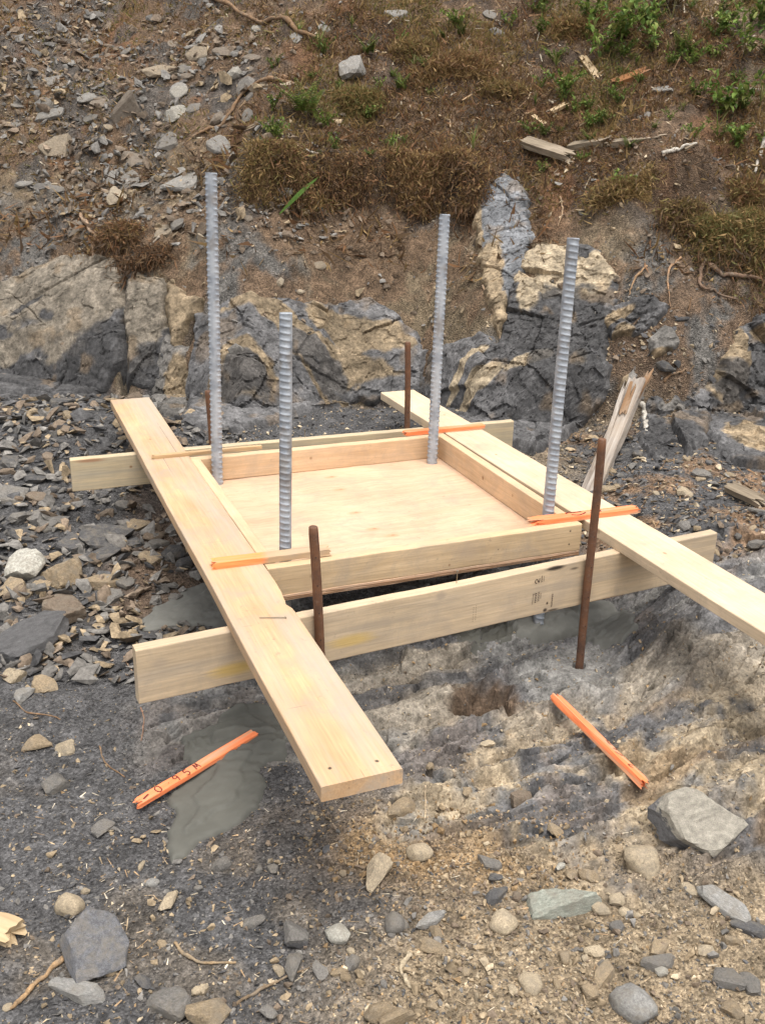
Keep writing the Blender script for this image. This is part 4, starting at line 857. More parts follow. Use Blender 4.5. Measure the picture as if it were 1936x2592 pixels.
S(478, 1864, 42, 38, 'c', 'g'); S(305, 1868, 31, 13, 's', 'p'); S(637, 2086, 62, 46, 'c', 'g'); S(760, 2076, 36, 36, 'c', 'g'); S(747, 2110, 23, 22, 'r', 't'); S(733, 2098, 36, 20, 's', 't'); S(692, 2094, 46, 32, 's', 'g'); S(580, 2184, 36, 42, 'c', 'g'); S(440, 2133, 21, 32, 'c', 'p'); S(310, 2118, 42, 26, 's', 'd'); S(545, 1989, 52, 30, 's', 'g'); S(330, 1904, 27, 16, 'r', 'l'); S(350, 2038, 22, 20, 'c', 't'); S(590, 1874, 31, 26, 'c', 'g'); S(740, 1885, 18, 16, 'r', 't'); S(815, 2180, 62, 52, 'c', 't')
S(327, 1199, 52, 40, 's', 't'); S(372, 1190, 52, 36, 's', 'd'); S(300, 1130, 46, 30, 's', 't'); S(272, 1218, 32, 36, 'c', 'b'); S(397, 1209, 42, 32, 's', 'd'); S(47, 1152, 62, 32, 's', 'd'); S(42, 1118, 42, 30, 'c', 'g'); S(80, 1108, 46, 40, 's', 'g'); S(230, 1105, 36, 16, 's', 'b'); S(87, 1265, 50, 28, 's', 't'); S(82, 1440, 76, 22, 's', 'd'); S(77, 1028, 42, 36, 's', 'd'); S(30, 1064, 62, 52, 's', 'g'); S(85, 1073, 56, 26, 's', 'b'); S(150, 893, 32, 42, 'c', 't'); S(75, 888, 26, 28, 'c', 't'); S(132, 863, 52, 32, 's', 'd'); S(132, 925, 24, 34, 'h', 't'); S(25, 993, 42, 32, 's', 'd'); S(65, 933, 42, 24, 's', 'd'); S(180, 1010, 36, 28, 's', 'd'); S(110, 985, 34, 22, 's', 'b'); S(215, 1068, 40, 24, 's', 'd'); S(270, 1090, 40, 26, 's', 'g'); S(330, 1155, 44, 26, 's', 'b'); S(290, 1170, 40, 24, 's', 'd')
S(362, 302, 56, 32, 's', 'g'); S(107, 247, 62, 18, 's', 'l'); S(470, 252, 27, 32, 'c', 'b'); S(530, 184, 42, 28, 's', 'g'); S(510, 157, 32, 26, 'c', 'w'); S(387, 194, 37, 26, 's', 'w'); S(235, 273, 19, 19, 'c', 't'); S(275, 387, 52, 38, 's', 'g'); S(240, 374, 32, 42, 's', 'l'); S(1071, 71, 32, 19, 'r', 'd'); S(856, 30, 46, 18, 's', 'l'); S(1058, 33, 32, 15, 's', 'g'); S(1431, 193, 46, 16, 's', 'l'); S(1436, 789, 42, 28, 'c', 'd'); S(1466, 878, 27, 24, 'c', 'g'); S(1471, 687, 32, 14, 's', 'k'); S(901, 462, 26, 17, 's', 'l'); S(903, 434, 22, 18, 'c', 'l'); S(640, 80, 26, 20, 's', 'l'); S(555, 62, 24, 18, 'c', 'w'); S(205, 30, 40, 20, 's', 'd'); S(700, 60, 26, 18, 's', 'l'); S(604, 605, 20, 34, 'c', 'p'); S(690, 570, 30, 20, 's', 't'); S(1390, 250, 26, 16, 's', 'g')
# --- more of the same, up to about three hundred
def scatter_stones(n, box, w_rng, kinds, tones):
    k = 0; tries = 0
    while k < n and tries < n * 12:
        tries += 1; px, py = random.uniform(box[0], box[2]), random.uniform(box[1], box[3]); p = at(px, py)
        if any((p[0] - a) ** 2 + (p[1] - b) ** 2 < (r * .9) ** 2 for a, b, r in stone_spots): continue
        w = w_rng[0] + (w_rng[1] - w_rng[0]) * random.random() ** 2; kd = random.choice(kinds)
        stone(px, py, w, w * (random.uniform(.4, .7) if kd in 'sh' else random.uniform(.6, .95)), kd, random.choice(tones)); k += 1
scatter_stones(62, (0, 60, 560, 520), (18, 44), 'ssssh', 'ggbblgdb')
scatter_stones(34, (0, 880, 420, 1300), (20, 46), 'sssc', 'ddgbt')
scatter_stones(36, (1240, 960, 1652, 1180), (18, 40), 'sscr', 'ddgtp')
scatter_stones(20, (800, 1900, 1652, 2212), (16, 32), 'ccssr', 'tbtpgt')
scatter_stones(10, (0, 1860, 780, 2212), (18, 32), 'rccs', 'gptd')
scatter_stones(8, (560, 560, 900, 760), (18, 34), 'sc', 'tptg')

# ---------------------------------------------------------------- gravel and grit nobody could count
def hull_piece(rs, npt, flat):
    bm = bmesh.new()
    for _ in range(npt):
        d = rs.normal(size=3); d /= np.linalg.norm(d); bm.verts.new(d * rs.uniform(.75, 1.0) * np.array([.5, .5 * rs.uniform(.55, .95), .5 * flat]))
    r = bmesh.ops.convex_hull(bm, input=list(bm.verts)); bmesh.ops.delete(bm, geom=[g for g in r['geom_interior'] if isinstance(g, bmesh.types.BMVert)], context='VERTS')
    bmesh.ops.triangulate(bm, faces=bm.faces[:]); bm.verts.index_update()
    V = np.array([v.co[:] for v in bm.verts]); F = np.array([[v.index for v in f.verts] for f in bm.faces]); bm.free(); return V, F
rs0 = np.random.default_rng(5)
PIECES = {'flat': [hull_piece(rs0, 9, rs0.uniform(.22, .4)) for _ in range(14)], 'chip': [hull_piece(rs0, 10, rs0.uniform(.5, .85)) for _ in range(14)], 'grit': [hull_piece(rs0, 6, rs0.uniform(.35, .8)) for _ in range(12)]}
def rand_rot(n, tilt, rs, k):
    """rotations taking Z to the ground normal n with random spin and tilt; n is (k,3)"""
    a = rs.uniform(0, 2 * math.pi, k); nn = n + rs.normal(size=(k, 3)) * tilt; nn /= np.linalg.norm(nn, axis=1)[:, None]
    h = np.stack([np.cos(a), np.sin(a), 0 * a], -1); x = h - nn * (h * nn).sum(1)[:, None]; x /= np.linalg.norm(x, axis=1)[:, None] + 1e-9
    return np.stack([x, np.cross(nn, x), nn], -1)
def wide(rs, a_rng, n, k=1.16):
    """spread over a sector of the ground, thinning out past its far sides"""
    a = rs.uniform(*a_rng, n); out = rs.random(n) < .17; tail = .46 + rs.exponential(.14, n)
    if a_rng[1] >= .46 and a_rng[0] <= -.46: s_ = np.where(rs.random(n) < .5, -1, 1)
    elif a_rng[1] >= .46: s_ = 1
    elif a_rng[0] <= -.46: s_ = -1
    else: return a
    return np.where(out, s_ * tail, a)
def gravel_bed(bag, n, a_rng, v_rng, size, kind, tones, seed, keep=None, tilt=.25, lift=.15, vpow=1.0):
    rs = np.random.default_rng(seed); a = wide(rs, a_rng, n); v = v_rng[0] + (v_rng[1] - v_rng[0]) * rs.random(n) ** vpow; u = a * (v + .0)
    if keep is not None:
        k = rs.random(n) < keep(u, v); u, v = u[k], v[k]; n = len(u)
    k = np.ones(n, bool)
    for pl in PUDDLES: k &= (seg_sd(u, v, pl) < .004) | ((rs.random(n) < .02) & (size[0] < .012))
    u, v = u[k], v[k]; n = len(u)
    if n == 0: return
    s = size[0] * np.exp(rs.normal(size=n) * size[1]); s = np.clip(s, size[0] * .4, size[2]); z = G(u, v); nr_ = gnormal(u, v, .02); R = rand_rot(nr_, tilt, rs, n)
    tn = np.array([TONES[t] for t in tones]); c = tn[rs.integers(0, len(tn), n)] * rs.uniform(.7, 1.3, (n, 1)); which = rs.integers(0, len(PIECES[kind]), n)
    for w in range(len(PIECES[kind])):
        k = np.where(which == w)[0]
        if len(k) == 0: continue
        V, F = PIECES[kind][w]; P = np.einsum('nij,mj->nmi', R[k], V) * s[k, None, None]; P += np.stack([u[k], v[k], z[k]], -1)[:, None, :] + nr_[k][:, None, :] * (s[k] * lift)[:, None, None]
        m_ = len(V); FF = (F[None] + (np.arange(len(k)) * m_)[:, None, None]).reshape(-1, 3); bag.add(P.reshape(-1, 3), FF, np.repeat(c[k], m_, axis=0))
def off_bench(u, v): return 1 - .80 * bench_mask(u, v)
def tanzone(u, v):
    n1 = fbm(u, v, u * 0, .7, 4, 101); n2 = fbm(u, v, u * 0, .18, 4, 111)
    return ss(-.25, .40, n1 * .25 + (u - .03) + (1.75 - v) * .22 + n2 * .12)
front = Bag()
gravel_bed(front, 20000, (-.46, .46), (1.25, 3.4), (.0062, .45, .02), 'grit', 'dddkgtg', 1, lambda u, v: off_bench(u, v) * (1 - .75 * tanzone(u, v)), vpow=1.3)
gravel_bed(front, 24000, (-.46, .46), (1.25, 2.6), (.0068, .5, .03), 'grit', 'tptbgdop', 2, lambda u, v: off_bench(u, v) * (.15 + .85 * tanzone(u, v)), vpow=1.2)
gravel_bed(front, 2600, (-.46, .46), (1.25, 2.1), (.016, .40, .04), 'chip', 'tbtptgb', 3, lambda u, v: off_bench(u, v) * (.10 + .9 * tanzone(u, v) * (.35 + .65 * ss(1.9, 1.55, v))), lift=.2)
gravel_bed(front, 2800, (-.46, .46), (1.25, 2.5), (.015, .4, .035), 'flat', 'gdgtbtg', 4, lambda u, v: off_bench(u, v) * .8, lift=.1)
gravel_bed(front, 5000, (-.2, .46), (1.8, 3.3), (.008, .5, .025), 'grit', 'tptobgp', 5, lambda u, v: bench_mask(u, v) * ss(-.2, .4, fbm(u, v, u * 0, .3, 3, 311)))
gravel_bed(front, 5000, (-.1, .3), (1.7, 2.35), (.009, .5, .03), 'chip', 'otobtb', 6, lambda u, v: np.exp(-(((u - .18) / .34) ** 2 + ((v - 2.0) / .18) ** 2)))
obj('gravel', front.build('gravel', M_GRAVEL), kind='stuff', label='dark and tan grit and pebbles over the flat ground', cat='gravel')
rub = Bag()
gravel_bed(rub, 2700, (-.46, -.15), (2.7, 5.3), (.052, .45, .14), 'flat', 'dggbtgb', 11, lambda u, v: ss(-.5, -.8, u) * .9, tilt=.4, lift=.2)
gravel_bed(rub, 1700, (-.46, -.1), (2.9, 5.3), (.020, .45, .05), 'flat', 'dgbtgd', 12, lambda u, v: ss(-.4, -.8, u) * .9, tilt=.4, lift=.2)
gravel_bed(rub, 4200, (.17, .46), (3.4, 5.1), (.022, .5, .07), 'flat', 'dddgtpb', 13, lambda u, v: ss(.72, .95, u) * .9, tilt=.35, lift=.2)
gravel_bed(rub, 3000, (-.22, .25), (4.2, 5.3), (.014, .5, .04), 'flat', 'ddgtpb', 14, None, tilt=.35, lift=.2)
obj('rubble', rub.build('rubble', M_GRAVEL), kind='stuff', label='loose slate shards around the form and at the foot of the bank', cat='rubble')
scr = Bag()
def bank_t(u, v): return base_z(u, v)[1]
left_slope = lambda u, v: ss(.45, .8, bank_t(u, v)) * ss(-.05, -.75, u + .12 * (v - 6.5)) * (.12 + .88 * ss(-.35, .35, fbm(u, v, u * 0, .6, 3, 301)))
gravel_bed(scr, 8500, (-.46, .0), (5.4, 9.0), (.050, .45, .13), 'flat', 'ggbbbgtb', 21, left_slope, tilt=.45, lift=.25)
gravel_bed(scr, 10000, (-.46, .05), (5.4, 9.0), (.026, .45, .07), 'flat', 'ggbbbglb', 22, left_slope, tilt=.5, lift=.25)
mid_bank = lambda u, v: ss(-.02, .1, bank_t(u, v)) * (1 - ss(1.0, 1.2, bank_t(u, v)))
gravel_bed(scr, 6500, (-.46, .46), (4.8, 6.6), (.026, .5, .08), 'flat', 'tbgbtgb', 23, lambda u, v: mid_bank(u, v) * (.3 + .7 * ss(-.2, .4, fbm(u, v, u * 0, .4, 3, 303))), tilt=.5, lift=.25)
gravel_bed(scr, 4200, (-.1, .46), (5.6, 9.0), (.022, .5, .06), 'flat', 'tbgpt', 24, lambda u, v: ss(.5, .9, bank_t(u, v)) * ss(-.2, .5, fbm(u, v, u * 0, .5, 3, 304)) * .8, tilt=.5, lift=.25)
obj('scree', scr.build('scree', M_GRAVEL), kind='stuff', label='shaly scree and stone chips over the hillside and bank', cat='scree')
# ---------------------------------------------------------------- laths on the ground, timber, roots, sticks
a, b = on_ground((290, 1762), (552, 1606), .014)
a.z += .012; b.z += .012
lg = lath(a, b, .030, .013, 'orange painted lath with handwritten figures lying on the grout spill', (ORANGE, -.1, 1.0), 45, .03, .006)
LL = (b - a).length; X0 = .075
def put(parent, glyph, x, s, z, w=.0036):
    for P in glyph: stroke(parent, [(x + p[0] * s * .62, (p[1] - .5) * s) for p in P], z, w)
GL = {'0': [[(.5, 1), (.1, .75), (.05, .3), (.4, 0), (.85, .25), (.9, .75), (.6, 1)]], '.': [[(.4, .42), (.55, .5)]], '9': [[(.85, .8), (.5, 1), (.15, .75), (.35, .5), (.8, .6), (.85, .85), (.8, .3), (.6, 0)]],
      '5': [[(.95, 1), (.3, .95)], [(.3, .95), (.25, .55), (.7, .6), (.9, .3), (.6, .02), (.1, .08)]], 'M': [[(.0, .05), (.2, .95)], [(.2, .95), (.45, .35), (.7, .98)], [(.7, .98), (.9, .1)]]}
for ch, fr in (('0', .17), ('.', .255), ('9', .31), ('5', .39), ('M', .475)):
    put(lg, GL[ch], fr * LL, .027 if ch != '.' else .02, .0072, .0030)
stroke(lg, [(.030, -.004), (.050, .002)], .0072, .005)
a, b = on_ground((1194, 1518), (1394, 1718), .020)
lg2 = lath(a, b, .030, .020, 'orange painted lath with torn ends lying on bare bedrock', (ORANGE, -.1, 1.0), 46, .03, .04, roll=-.35)
L2 = (b - a).length
for P in ([(.55, .012), (.59, .008), (.60, .012)], [(.64, .004), (.66, .012)], [(.68, -.002), (.72, .011)], [(.82, .012), (.81, .0), (.83, -.004), (.845, .004)]):
    stroke(lg2, [(x * L2, y) for x, y in P], .0106, .0034)
# nails
def nail(p, d, L_=.075, parent=None, label=None):
    d = Vector(d).normalized(); V, F = tube([(0, 0, 0), (0, 0, L_ * .92), (0, 0, L_)], [.0008, .0017, .0017], 8); o = obj('nail', mesh('nail', V, F, M_NAIL, None, True), parent, label=label, cat='nail' if label else None)
    hv, hf = tube([(0, 0, L_), (0, 0, L_ + .0016)], .0042, 10); obj('nail_head', mesh('nail_head', hv, hf, M_NAIL), parent=o)
    o.location = p; o.rotation_mode = 'QUATERNION'; o.rotation_quaternion = d.to_track_quat('Z', 'Y'); return o
n0, n1_ = FW(1.003, -.280, .0022), FW(1.072, -.306, .0042); nail(n0, n1_ - n0, .072, label='loose shiny nail lying on the worn plank')
nail((fxr - fxl) * .0 + .985 * 1.0 and Vector((.990, .0, fh / 2 - .01)), (.02, 0, 1), .05, parent=front_board)
nail(Vector((1.0, .01, rh / 2 - .01)), (-.02, .05, 1), .045, parent=rear_board)
# grade stamp on the front board face
zf = -.0192
def stamp(x, z, pts, w=.0022):
    P = smooth_path([(x + px, 0, z + pz) for px, pz in pts], 14); t = np.gradient(P, axis=0); t /= np.linalg.norm(t, axis=1)[:, None] + 1e-9
    nn = np.stack([-t[:, 2], t[:, 0] * 0, t[:, 0]], -1) * w / 2; n = len(P); A1, B1 = P + nn, P - nn; A1[:, 1] = B1[:, 1] = -.0202 - .0004
    obj('grade_stamp', mesh('grade_stamp', np.vstack([A1, B1]), [(i, i + 1, n + i + 1, n + i) for i in range(n - 1)], M_STAMP), parent=front_board)
sx0 = 1.279
stamp(sx0, .045, [(.0, -.010), (-.006, -.006), (-.006, .002), (.0, .004), (.004, -.002), (.008, -.008), (.010, .006)], .0026)
for k in range(4): stamp(sx0 + .016, .036 + .006 * k, [(0, 0), (.004, .003), (.001, .004)], .0016); stamp(sx0 + .025, .038 + .005 * k, [(0, 0), (.003, .002)], .0016)
stamp(sx0 - .010, -.008, [(0, -.030), (0, .006)], .0014)
stamp(sx0 - .010, .006 - .008, [(0, 0), (.012, 0)], .0014)
for k in range(6): stamp(sx0 - .003, -.034 + .0062 * k, [(0, 0), (.006, .001), (.002, .003)], .0018); stamp(sx0 + .008, -.030 + .006 * k, [(0, 0), (.007, .002)], .0018)
for k in range(5): stamp(sx0 + .018, -.022 + .004 * k, [(0, 0), (.004, .001)], .0014)
for k in range(7): stamp(sx0 + .065 + .001 * (k % 2), -.062 + .007 * k, [(0, 0), (.004, .003), (.0, .004)], .0018)
for k in range(9): stamp(sx0 - .235, -.052 + .006 * k, [(0, 0), (.003, .001)], .0012); stamp(sx0 - .226, -.048 + .006 * k, [(0, 0), (.003, .001)], .0012)

GREYW = wood_mat('weathered_timber', (.40, .35, .30), (.17, .13, .10), .95, speck=.5); BROWNW = wood_mat('split_timber', (.25, .145, .075), (.15, .08, .04), .8, speck=.3); PALEW = wood_mat('fresh_split_wood', (.58, .44, .27), (.44, .30, .16), .7, speck=.2)
OLDW = wood_mat('rotten_wood', (.29, .235, .165), (.17, .13, .09), .85, speck=.4); ORW = wood_mat('orange_heartwood', (.30, .135, .05), (.20, .085, .035), .8, speck=.3)
def billet(p0, p1, w, t, mat, seed, label, j0, j1, cat='wood', group=None, roll=0.0, name='wood_piece', parent=None, bow=0.0):
    A1, B1 = Vector(p0), Vector(p1); d = B1 - A1; V, F = splinter(d.length, w, t, j0, j1, seed, bow=bow); o = obj(name, mesh(name, V, F, mat), label=label, cat=cat, group=group)
    x = d.normalized(); y = Vector((0, 0, 1)).cross(x).normalized(); z = x.cross(y); o.matrix_world = Matrix.Translation(A1) @ (Matrix((x, y, z)).transposed() @ Matrix.Rotation(roll, 3, 'X')).to_4x4(); return o
# the leaning weathered timber: foot in the rubble behind the pale plank, top resting on the bank
f0, f1 = at_v(1258, 1105, 4.15), at_v(1378, 822, 4.78)
tim = billet(f0, f1, .080, .060, GREYW, 51, 'weathered grey timber with a splintered orange brown end leaning beyond the pale plank', .02, .03, 'timber', name='leaning_timber')
d_ = Vector(f1) - Vector(f0)
def sub_billet(p0, p1, w, t, mat, seed, name):
    A1, B1 = Vector(p0), Vector(p1); d = B1 - A1; V, F = splinter(d.length, w, t, .04, .12, seed)
    x = d.normalized(); y = Vector((0, 0, 1)).cross(x).normalized(); z = x.cross(y); M4 = Matrix.Translation(A1) @ Matrix((x, y, z)).transposed().to_4x4()
    W_ = np.array([(tim.matrix_world.inverted() @ (M4 @ Vector(v)))[:] for v in V]); obj(name, mesh(name, W_, F, mat), parent=tim)
sub_billet(at_v(1372, 862, 4.66), at_v(1408, 797, 4.84), .026, .022, BROWNW, 52, 'splintered_end')
sub_billet(at_v(1300, 985, 4.40), at_v(1352, 822, 4.70), .018, .030, GREYW, 53, 'long_splinter')
sub_billet(at_v(1342, 900, 4.555), at_v(1368, 826, 4.725), .034, .020, BROWNW, 54, 'splintered_end')
def ground_pts(px, lift=.006): return [at(*p) + np.array([0, 0, lift]) for p in px]
def stick(px, w_px, colr, label, taper=.5, lift=.5, cat='stick', group=None, name='stick', knob=.30):
    P0 = ground_pts(px, 0.0); dist = np.linalg.norm(P0[0] - EYE); r = w_px / 2 * dist / FPX
    P = smooth_path(P0, 9 * len(px)); s = np.linspace(0, 1, len(P)); wob = r * .5
    P[:, 0] += wob * fbm(s * 3, s * 0 + w_px, s * 0, .3, 2, len(px)); P[:, 2] = np.maximum(P[:, 2], G(P[:, 0], P[:, 1])) + r * (lift + .8 * np.sin(s * 9 + w_px) ** 2 * (lift > .3)) + wob * .5 * fbm(s * 3, s * 0 + 3, s * 0, .3, 2, 8)
    V, F = tube(P, r * (1 - taper * s) * (1 + knob * fbm(s * 4, s * 0, s * 0 + w_px, .3, 2, 4)), 7, .16); base = P[0]
    o = obj(name, mesh(name, V - base, F, M_STICK, None, True), loc=base, label=label, cat=cat, group=group); o.color = (*colr, 1); return o
RT = (.20, .12, .065); RTL = (.34, .25, .16); WH = (.46, .42, .36); DKR = (.10, .06, .035)
stick([(455, -4), (505, 25), (570, 58), (640, 73), (688, 95)], 9, RT, 'long brown root reaching down the hillside from the top edge', .35, .9, 'root', name='root')
stick([(640, 186), (592, 178), (548, 192), (520, 214), (500, 250), (480, 274), (440, 290), (418, 304)], 9, RT, 'bent brown root on the scree beside the leafy seedling', .55, .8, 'root', name='root')
stick([(660, 330), (700, 346), (780, 376)], 5, WH, 'pale thin twig on the mossy hillside', .4, .9)
stick([(172, 466), (192, 498), (207, 520), (200, 548), (210, 572)], 9, (.30, .20, .13), 'kinked pale root above the black crack', .4, .9, 'root', name='root')
stick([(346, 516), (316, 545), (300, 600), (285, 664)], 4.5, (.33, .28, .22), 'thin grey stem curving down over the rock ledge', .4, .8)
stick([(378, 618), (376, 660), (380, 700), (371, 740)], 4, RT, 'thin root hanging in the crack beside the wedge stone', .3, .9, 'root', name='root')
stick([(1545, 555), (1520, 575), (1512, 605), (1515, 630), (1545, 640), (1588, 655)], 8, (.16, .10, .065), 'dark forked root curling under the moss overhang', .5, 1.2, 'root', name='root')
stick([(1530, 580), (1560, 602), (1600, 604), (1660, 618)], 10, (.16, .10, .065), 'thick dark root running to the photo edge under the moss', .3, 1.2, 'root', name='root')
stick([(1470, 560), (1448, 580), (1440, 610), (1446, 668)], 4.5, (.34, .20, .11), 'thin orange root dangling beside the small dark hump', .3, 1.0, 'root', name='root')
stick([(1396, 580), (1368, 612), (1356, 645)], 4.5, (.32, .20, .11), 'short orange root above the pale tan face', .3, 1.0, 'root', name='root')
stick([(1208, 428), (1214, 460), (1204, 492)], 3.5, (.30, .20, .12), 'thin root hanging above the front bar top', .3, 1.0, 'root', name='root')
stick([(1042, 620), (1062, 670), (1078, 735), (1086, 775)], 5, (.28, .19, .12), 'root following the tan edge of the upright slab', .3, .8, 'root', name='root')
stick([(140, 2076), (92, 2118), (50, 2160), (26, 2182)], 10, (.33, .21, .11), 'reddish brown root below the large dark slate slab', .3, .7)
stick([(380, 2040), (398, 2064), (440, 2083), (512, 2083)], 7, (.27, .19, .11), 'curved twig on dark grit near the bottom', .3, .7)
stick([(512, 2172), (580, 2132), (668, 2092)], 7, (.20, .14, .085), 'straight brown twig among stones near the bottom', .4, .6)
stick([(882, 2068), (868, 2096), (874, 2120), (892, 2142)], 11, (.42, .34, .23), 'short curly pale twig on the gravel near the bottom edge', .4, .6)
stick([(30, 1515), (60, 1540), (108, 1548), (132, 1556)], 3.5, RT, 'thin rootlet on grit below the splitting slab', .4, .5)
stick([(215, 1612), (228, 1650), (270, 1680)], 3.5, RT, 'thin rootlet on grit above the marked lath', .4, .5)
stick([(304, 1530), (312, 1560), (306, 1605)], 3, (.25, .14, .09), 'tiny red stem standing below the front board end', .3, 1.0)
stick([(268, 1420), (278, 1440), (288, 1455)], 3, (.36, .24, .16), 'thin stem beside the end of the front board', .3, 1.0)
stick([(1385, 882), (1390, 905), (1396, 938)], 10, WH, 'short white stick beside the leaning timber', .1, 1.0)
stick([(1432, 830), (1460, 815), (1480, 806)], 6, RT, 'brown stick on the soil above the low dark slab', .3, .8)
stick([(1652, 300), (1640, 340), (1628, 378)], 7, WH, 'white stick at the photo edge on the hillside', .2, 1.2)
stick([(1430, 338), (1465, 328), (1505, 317)], 8, WH, 'pale grey stick on the mossy hillside beside the rotten log', .3, .8)
stick([(1366, 388), (1385, 376), (1405, 358)], 8, (.36, .30, .23), 'splintered pale stick below the rotten log', .5, .8)
stick([(918, 1700), (919, 1740), (917, 1776)], 3, (.55, .42, .28), 'thin straw standing in the ochre soil', .2, .8)
def chunk(p0, p1, wpx, mat, label, seed, j=.3, thick=.5, up=.4):
    A1, B1 = at(*p0), at(*p1); dist = np.linalg.norm(A1 - EYE); w = wpx * dist / FPX; Ln = np.linalg.norm(B1 - A1); A1[2] += w * up; B1[2] += w * up
    return billet(A1, B1, w, w * thick, mat, seed, label, Ln * j * .6, Ln * j, roll=.35)
chunk((1255, 130), (1292, 178), 13, PALEW, 'pale splinter of wood standing on the mossy hillside', 61)
chunk((1320, 196), (1402, 165), 24, ORW, 'orange brown chunk of rotten wood on the hillside', 62)
chunk((1128, 318), (1242, 356), 26, OLDW, 'grey fibrous half log lying on the hillside', 63, .25)
chunk((1226, 330), (1320, 316), 26, OLDW, 'rotten log in the hollow of the hillside', 64, .2)
chunk((1318, 322), (1438, 308), 22, OLDW, 'second length of rotten log beside the pale stick', 65, .25)
chunk((1188, 248), (1226, 228), 12, PALEW, 'small pale wood splinter above the rotten log', 66)
chunk((-30, 2010), (44, 2040), 46, PALEW, 'splintered pale wood block cut by the photo edge', 67, .35, .7)
chunk((1585, 198), (1650, 200), 10, GREYW, 'grey flat splinter at the photo edge on the hillside', 68)
chunk((540, 200), (635, 196), 20, OLDW, 'layered grey brown bark slab beneath the bent root', 69, .2, .6)
chunk((1150, 255), (1178, 275), 9, PALEW, 'small split stick on the bare soil of the hillside', 70)
chunk((1210, 1140), (1235, 1135), 6, BROWNW, 'small brown splinter behind the pale plank', 71)
chunk((1475, 330), (1500, 315), 9, OLDW, 'short grey splinter beside the pale stick', 72)
chunk((1568, 1060), (1652, 1100), 26, OLDW, 'tan wood slab in rubble near the photo edge beyond the pale plank', 73, .3)
# ---------------------------------------------------------------- moss, litter, grass, seedlings
MOSSC = np.array([[.250, .165, .068], [.175, .110, .058], [.200, .160, .058], [.105, .068, .042], [.310, .205, .090], [.155, .150, .052], [.235, .125, .062]])
def strands(bag, P, Nn, rs, length, width, cols_, droop=.0, spread=.8, bk=.45):
    n = len(P); d = Nn + rs.normal(size=(n, 3)) * spread; d[:, 2] -= droop; d /= np.linalg.norm(d, axis=1)[:, None]
    s = rs.normal(size=(n, 3)); s -= d * (s * d).sum(1)[:, None]; s /= np.linalg.norm(s, axis=1)[:, None] + 1e-9
    Lg = length * np.clip(np.exp(rs.normal(size=n) * .4), .4, 1.7); bend = rs.normal(size=(n, 3)) * bk
    a = P - s * width / 2; b = P + s * width / 2; m_ = P + (d + bend * .38) * (Lg * .5)[:, None]; t = P + (d + bend) * Lg[:, None]
    V = np.stack([a, b, t, m_ + s * width * .3], 1)
    c = cols_[rs.integers(0, len(cols_), n)] * rs.uniform(.6, 1.35, (n, 1))
    F = np.array([[0, 1, 3], [0, 3, 2]]); FF = (F[None] + (np.arange(n) * 4)[:, None, None]).reshape(-1, 3)
    bag.add(V.reshape(-1, 3), FF, np.repeat(c, 4, axis=0))
carpet = Bag(); rs = np.random.default_rng(77)
def moss_density(u, v):
    t = bank_t(u, v); n = fbm(u, v, u * 0, .55, 3, 401); n2 = fbm(u, v, u * 0, .2, 3, 402)
    right = ss(-1.1, -.2, u - .14 * (6.5 - v)); return ss(.75, 1.1, t) * (.22 + .78 * right) * ss(-.95, .10, n + .5 * n2)
n = 350000; a = wide(rs, (-.46, .46), n); v = 5.7 + 3.4 * rs.random(n) ** .9; u = a * v; k = rs.random(n) < moss_density(u, v); u, v = u[k], v[k]
P = np.stack([u, v, G(u, v)], -1); hue = fbm(u, v, u * 0, .4, 3, 410)
for lo, hi, cc in ((-9, -.15, MOSSC[[1, 3, 0, 6]]), (-.15, .3, MOSSC[[0, 1, 4, 2]]), (.3, 9, MOSSC[[2, 5, 0, 4]])):
    s = (hue >= lo) & (hue < hi); strands(carpet, P[s], gnormal(u[s], v[s], .06), rs, .030, .0055, cc, spread=1.0)
n = 36000; a = wide(rs, (-.46, .46), n); v = 4.9 + 1.6 * rs.random(n); u = a * v; tt = bank_t(u, v); k = rs.random(n) < ss(.35, .6, tt) * (1 - ss(1.1, 1.25, tt)) * ss(-.1, .4, fbm(u, v, u * 0, .35, 3, 411)); u, v = u[k], v[k]
strands(carpet, np.stack([u, v, G(u, v)], -1), gnormal(u, v, .06), rs, .065, .0038, MOSSC[[1, 3, 6, 4]] * .9, droop=1.1, spread=.7)
obj('moss', carpet.build('moss', M_FIBRE), kind='stuff', label='brown and olive moss and dry needles over the hillside', cat='moss')

